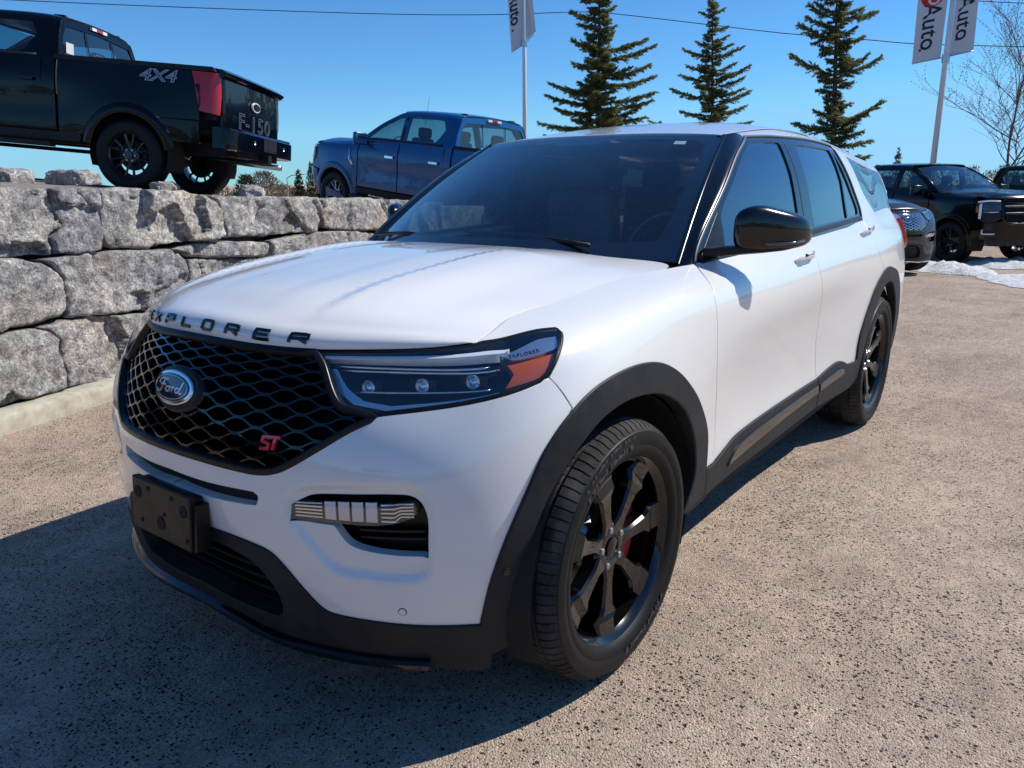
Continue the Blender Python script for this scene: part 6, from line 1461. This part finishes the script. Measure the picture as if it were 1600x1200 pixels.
        v, f = ribbon(A, np.array([(.98, .685), (.98, .615), (.985, .605), (.86, .603), (.76, .605)]), .022, .012, .012, side=s_); mesh('fog_light_strip', v, f, M['whitelens'], fl, True)
    both('front_bumper', A, outline([(0, .50), (0, .785)], [(.45, .785), (.66, .84)], [(.80, .81), (1.02, .83)], [(1.20, .80), (1.24, .60)], [(1.2, .50)], step=.05), P_, root, off=.004, thick=.05, res=.07)
    both('front_fascia', A, outline([(1.04, .84), (1.17, 1.04), (1.17, 1.21)], [(U(4.14)-.03, 1.25)], [(U(4.14)-.07, 1.0), (U(4.14)+.01, .81)], step=.04), P_, root, **k)
    both('skid_plate', A, outline([(0, .36), (0, .49)], [(.9, .49)], [(.8, .36)], step=.06), M['tplastic'], root, off=-.04, thick=.02, res=.1)
    v, f = text_geo('Ford', .085, .001, .3, 1, .0, 1.2)
    for a_, b_, x_, m_ in ((.125, .055, 4.645, M['chrome']), (.112, .045, 4.650, M['badgeblue'])):
        V = [(x_, a_*math.cos(q), 1.04+b_*math.sin(q)) for q in t]+[(x_-.05, a_*math.cos(q), 1.04+b_*math.sin(q)) for q in t]; mesh('badge', V, [tuple(range(32))]+[(i, (i+1) % 32, (i+1) % 32+32, i+32) for i in range(32)], m_, root, False)
    mesh('badge_script', np.stack([4.654+v[:, 2], v[:, 0], v[:, 1]+1.04], 1), f, M['chrome'], root, False)
    # hood
    net = []
    for a in (-.4, 0, .4, .75, 1):
        aa = abs(a); row = []
        for i, s_ in enumerate((0, .04, .12, .5, 1)):
            x = 4.52-.16*aa**3+(3.16-4.52)*s_; z = 1.27+[0, .045, .07, .125, .155][i]*(1-.55*aa**3)-.01*aa+ (.03*math.exp(-((aa-.62)/.2)**2) if i > 1 else 0); row.append((x, a*.87, z))
        net.append(row)
    H = Surf(np.array((-.4, 0, .4, .75, 1))*.87, np.array((0, .04, .12, .5, 1))*1.36, net); H.disp = None
    P0, N0 = H.ev([(.3, .7)])
    if N0[0][2] < 0: H.flip = -1
    panel('hood', H, outline([(0, 0), (.4, 0), (.865, 0)], [(.865, 1.36), (.4, 1.36), (0, 1.36)], step=.06), P_, root, sym=True, res=.07, thick=.03, gap=.003)
    # cab upper
    VZ = [0, .16, .32, .46, .53, .60, .80, 1.35]
    cu = [(3.3, [.90,.84,.78,.70,.66,.60,.45,0], [1.36,1.42,1.46,1.50,1.51,1.52,1.53,1.54]), (2.7, [.935,.875,.82,.755,.72,.66,.48,0], [1.385,1.55,1.68,1.77,1.80,1.815,1.835,1.85]), (2.2, [.935,.88,.83,.775,.745,.69,.50,0], [1.39,1.56,1.72,1.84,1.88,1.905,1.93,1.945]), (1.6, [.935,.882,.832,.78,.75,.695,.50,0], [1.395,1.57,1.73,1.855,1.90,1.925,1.95,1.965]), (1.1, [.93,.878,.828,.775,.745,.69,.50,0], [1.40,1.57,1.73,1.85,1.89,1.915,1.94,1.955]), (.86, [.90,.85,.80,.75,.72,.67,.49,0], [1.41,1.57,1.72,1.83,1.87,1.895,1.92,1.935])]
    net = np.array([np.stack([np.full(8, x)+(np.array(z)-1.4)*.12*(x < 1), y, z], 1) for x, y, z in cu]); net = np.concatenate([net, net[:, -2::-1]*[1, -1, 1]], 1)
    uk = [3.3-x for x, _, _ in cu]; G = Surf(uk, VZ+[2.7-q for q in VZ[-2::-1]], net)
    P0, N0 = G.ev([(1.5, .3)])
    if N0[0][1] < 0: G.flip = -1
    X = lambda *p: [(3.3-a, b) for a, b in p]
    AP = X((3.18, .02), (2.95, .15), (2.70, .28), (2.40, .42), (2.22, .52))
    for s_ in (1, -1):
        FG = outline(X((2.93, .055), (2.86, .13), (2.62, .27), (2.34, .39), (2.28, .41)), X((2.12, .415)), X((2.10, .055)), step=.04)
        RG = outline(X((1.98, .415), (1.40, .415), (1.22, .40)), X((1.13, .25), (1.26, .08), (1.36, .055)), X((1.97, .055)), step=.04)
        fr = outline(AP, X((2.22, .52), (1.5, .53), (.86, .53)), X((.86, -.0)), X((3.0, .0)), step=.05)
        panel('cab_side', G, fr, P_, root, holes=[FG, RG], side=s_, res=.07, thick=.03, gap=.0)
        panel('front_side_glass', G, FG, M['tglass'], root, side=s_, off=-.008, thick=0, gap=-.006, res=.1)
        panel('rear_side_glass', G, RG, M['tglass'], root, side=s_, off=-.008, thick=0, gap=-.006, res=.1)
        v, f = ribbon(G, np.array(X((2.05, .05), (2.05, .2), (2.05, .42))), .05, .002, .002, side=s_); mesh('door_pillar', v, f, M['tplastic'], root, True)
        v, f = ribbon(G, cr(X((3.0, .03), (2.2, .03), (1.1, .03)), n=6), .03, .008, 0, side=s_); mesh('belt_molding', v, f, M['tplastic'], root, True)
        # mirror
        v, f = box((0, 0, 0), (.10, .27, .20), 0, .9, .02); mo = mesh('mirror', v+np.array([2.86, 1.12*s_, 1.40]), f, P_, root, True, angle=30); md = mo.modifiers.new('b', 'BEVEL'); md.width = .03; md.segments = 2
        mesh('mirror_arm', *tube([(2.92, .90*s_, 1.35), (2.88, 1.02*s_, 1.36)], .03, 8), M['tplastic'], mo, True); mesh('mirror_glass', *box((2.806, 1.12*s_, 1.40), (.006, .21, .15)), M['chrome'], mo, False)
        for xh in (2.24, 1.20):
            P0, N0 = A.ev([(U(xh), 1.16)]); b0 = P0[0]*(MI if s_ < 0 else 1); mesh('door_handle', *box(b0+np.array([0, .03*s_, 0]), (.20, .03, .034), 0, 1, .012), M['thandle'], root, True, angle=30)
    panel('roof', G, outline(X((2.20, .54), (2.32, .9), (2.36, 1.35), (2.32, 1.8), (2.20, 2.16)), X((1.5, 2.16), (.88, 2.16)), X((.88, 1.35)), X((.88, .54), (1.5, .54)), step=.06), P_, root, res=.09, thick=.02)
    net = []
    for a in (-1, -.5, 0, .5, 1):
        aa = a*a; row = []
        for t_ in (0, .5, 1): row.append((3.30-.16*aa+(2.34-.12*aa-3.30+.16*aa)*t_+.02*4*t_*(1-t_), a*(.86+(.68-.86)*t_), 1.36-.0*aa+(1.915-.045*aa-1.36)*t_+.03*4*t_*(1-t_)))
        net.append(row)
    WS = Surf([-1, -.5, 0, .5, 1], [0, .5, 1], net); P0, N0 = WS.ev([(0, .5)])
    if N0[0][0] < 0: WS.flip = -1
    panel('windshield', WS, outline([(-1, 0), (0, 0), (1, 0)], [(1, 1), (0, 1), (-1, 1)], step=.06), M['tglass'], root, res=.12, thick=0, gap=0)
    for s_ in (1, -1):
        v, f = ribbon(WS, np.array([(.97*s_, .0), (.97*s_, .5), (.97*s_, 1.0)]), .09, .02, -.01); mesh('pillar', v, f, P_, root, True)
    mesh('cowl', *box((3.28, 0, 1.335), (.34, 1.6, .04)), M['tplastic'], root, False)
    # rear window wall of the cab
    V = []; F = []
    def rw(x, y, z): return (.86+.075*(z-1.4)/.5*1.0-.0+x, y, z)
    out_ = [(-.89, 1.38), (.89, 1.38), (.80, 1.70), (.70, 1.88), (0, 1.925), (-.70, 1.88), (-.80, 1.70)]; inn = [(-.80, 1.44), (.80, 1.44), (.74, 1.68), (.66, 1.80), (0, 1.83), (-.66, 1.80), (-.74, 1.68)]
    V = [rw(-.005, y, z) for y, z in out_]+[rw(-.012, y, z) for y, z in inn]; n = 7
    mesh('cab_back', V, [(i, i+n, (i+1) % n+n, (i+1) % n) for i in range(n)], P_, root, False)
    mesh('rear_window', [rw(0, y, z) for y, z in inn], [tuple(range(7))], M['tglass'], root, False)
    for y_ in (-.27, .27): mesh('window_divider', *join([tube([rw(-.012, y_, 1.44), rw(-.012, y_, 1.81)], .008, 4)]), M['tplastic'], root, False)
    mesh('high_brake_light', *box((.915, 0, 1.888), (.04, .12, .035)), M['tlens'], root, False)
    for s_ in (1, -1): mesh('cargo_light', *box((.915, s_*.11, 1.886), (.04, .09, .034)), M['whitelens'], root, False); mesh('roof_cap', *box((1.04, .55*s_, 1.93), (.16, .05, .03), 0, .8), M['tplastic'], root, True, angle=30)
    # cabin
    for x_ in (2.35, 1.45):
        for y_ in (.40, -.40):
            s0 = empty('seat', (x_, y_, 0), parent=root)
            for nm, b_ in (('seat_cushion', box((.05, 0, .98), (.5, .5, .16))), ('seat_back', box((-.24, 0, 1.26), (.15, .48, .52), 0, .86)), ('headrest', box((-.28, 0, 1.60), (.10, .26, .17)))):
                q = mesh(nm, *b_, M['cloth'], s0, True); m_ = q.modifiers.new('b', 'BEVEL'); m_.width = .04; m_.segments = 2
    mesh('dashboard', *box((2.98, 0, 1.24), (.45, 1.6, .22)), M['cabin'], root, False)
    sw = mesh('steering_wheel', *lathe([(0, .17), (.012, .182), (0, .194), (-.012, .182)], 24, 'x', True), M['cloth'], root, True); sw.location = (2.72, .40, 1.34); sw.rotation_euler = (0, R(-22), 0)
    w0 = truck_wheel(root); w0.location = (0, .845, .405)
    for x_, s_ in ((3.694, 1), (0, -1), (3.694, -1)):
        q = clone(w0, root); q.location = (x_, .845*s_, .405); q.rotation_euler = (0, R(17 if x_ else 40), 0 if s_ > 0 else math.pi)
M['thandle'] = M['tblack'].copy(); M['thandle'].name = 'handle_finish'
t1 = empty('pickup_truck', label='black pickup parked on the stone wall, seen from behind with red tail lamps', cat='pickup truck'); build_truck(t1); t1.matrix_world = TR1
M['tblue'] = paint('blue_truck_paint', (.001, .085, .26), .2, .3, .15, .0, .6)
t2 = clone(t1, None, {'black_truck_paint': M['tblue'], 'handle_finish': M['chrome'], 'black_rim': M['silver']}); t2['label'] = 'dark blue pickup with chrome door handles on the terrace behind the white suv'; t2.matrix_world = TR2
t3 = clone(t1, None, {}); t3['label'] = 'black pickup at the right edge facing right, snow under its front tyre'; t3.matrix_world = TR3
t4 = clone(t1, None, {}); t4['label'] = 'dark pickup whose roof just shows behind the black one at the far right edge'; t4.matrix_world = Matrix.Translation((-24.2, -.9, -.195))@Matrix.Rotation(R(56), 4, 'Z')
# marks only the first truck carries
v, f = text_outline('4X4', .18, .0055, .25, 1.45, .95); mesh('bed_decal', np.stack([-.36-v[:, 0], .982+v[:, 2]*.4, v[:, 1]+1.30], 1), f, M['decal'], t1, False)
mesh('window_sticker', *box((.865, .66, 1.56), (.004, .14, .12)), M['sticker'], t1, False)
mesh('antenna', *tube([(3.3, -.7, 1.36), (3.2, -.7, 2.25)], .004, 4), M['tplastic'], t2, True)
for s_ in (1, -1):
    mesh('fender_vent', *tube([(3.30, .985*s_, 1.22), (3.27, .99*s_, 1.05), (3.18, .985*s_, .92)], [.012, .03, .008], 6), M['chrome'], t2, True)
# ---- dark SUV parked nose-out beside the black pickup: copy of the white one, repainted
M['dgrey'] = paint('dark_grey_paint', (.006, .006, .007), .2, .3, .1, .0, .6, .3)
s2 = clone(suv, None, {'white_paint': M['dgrey'], 'gloss_black': M['chrome'], 'black_satin_plastic': M['smoke']})
s2['label'] = 'dark grey suv with a chrome grille, nose just visible past the white suv tail'
s2.matrix_world = Matrix.Translation((-12.40, -1.19, -.10))@Matrix.Rotation(R(53), 4, 'Z')

M['tsilver'] = paint('silver_truck_paint', (.42, .43, .44), .5, .3, .1, .0)
for (x, y, a, sw, lab) in ((12.5, -5.6, 176, {'black_truck_paint': M['tsilver'], 'handle_finish': M['chrome'], 'black_rim': M['silver']}, 'silver pickup added out of view across the lot, to be mirrored in the white suv headlight'),
                           (12.3, -2.3, 181, {}, 'black pickup added out of view across the lot, to be mirrored in the white suv front'),
                           (12.6, 1.1, 178, {'black_truck_paint': M['white'], 'black_rim': M['silver']}, 'white pickup added out of view across the lot, to be mirrored in the white suv headlight')):
    q = clone(t3, None, sw); q['label'] = lab; q.matrix_world = Matrix.Translation((x, y, 0))@Matrix.Rotation(R(a), 4, 'Z')  # unseen pickups added behind the camera as reflections for lamps and paint

for ch in list(s2.children_recursive):
    if ch.name.split('.')[0] in ('plate_bracket', 'screw_hole', 'bracket_wing', 'trim_badge', 'hood_letter'): bpy.data.objects.remove(ch)
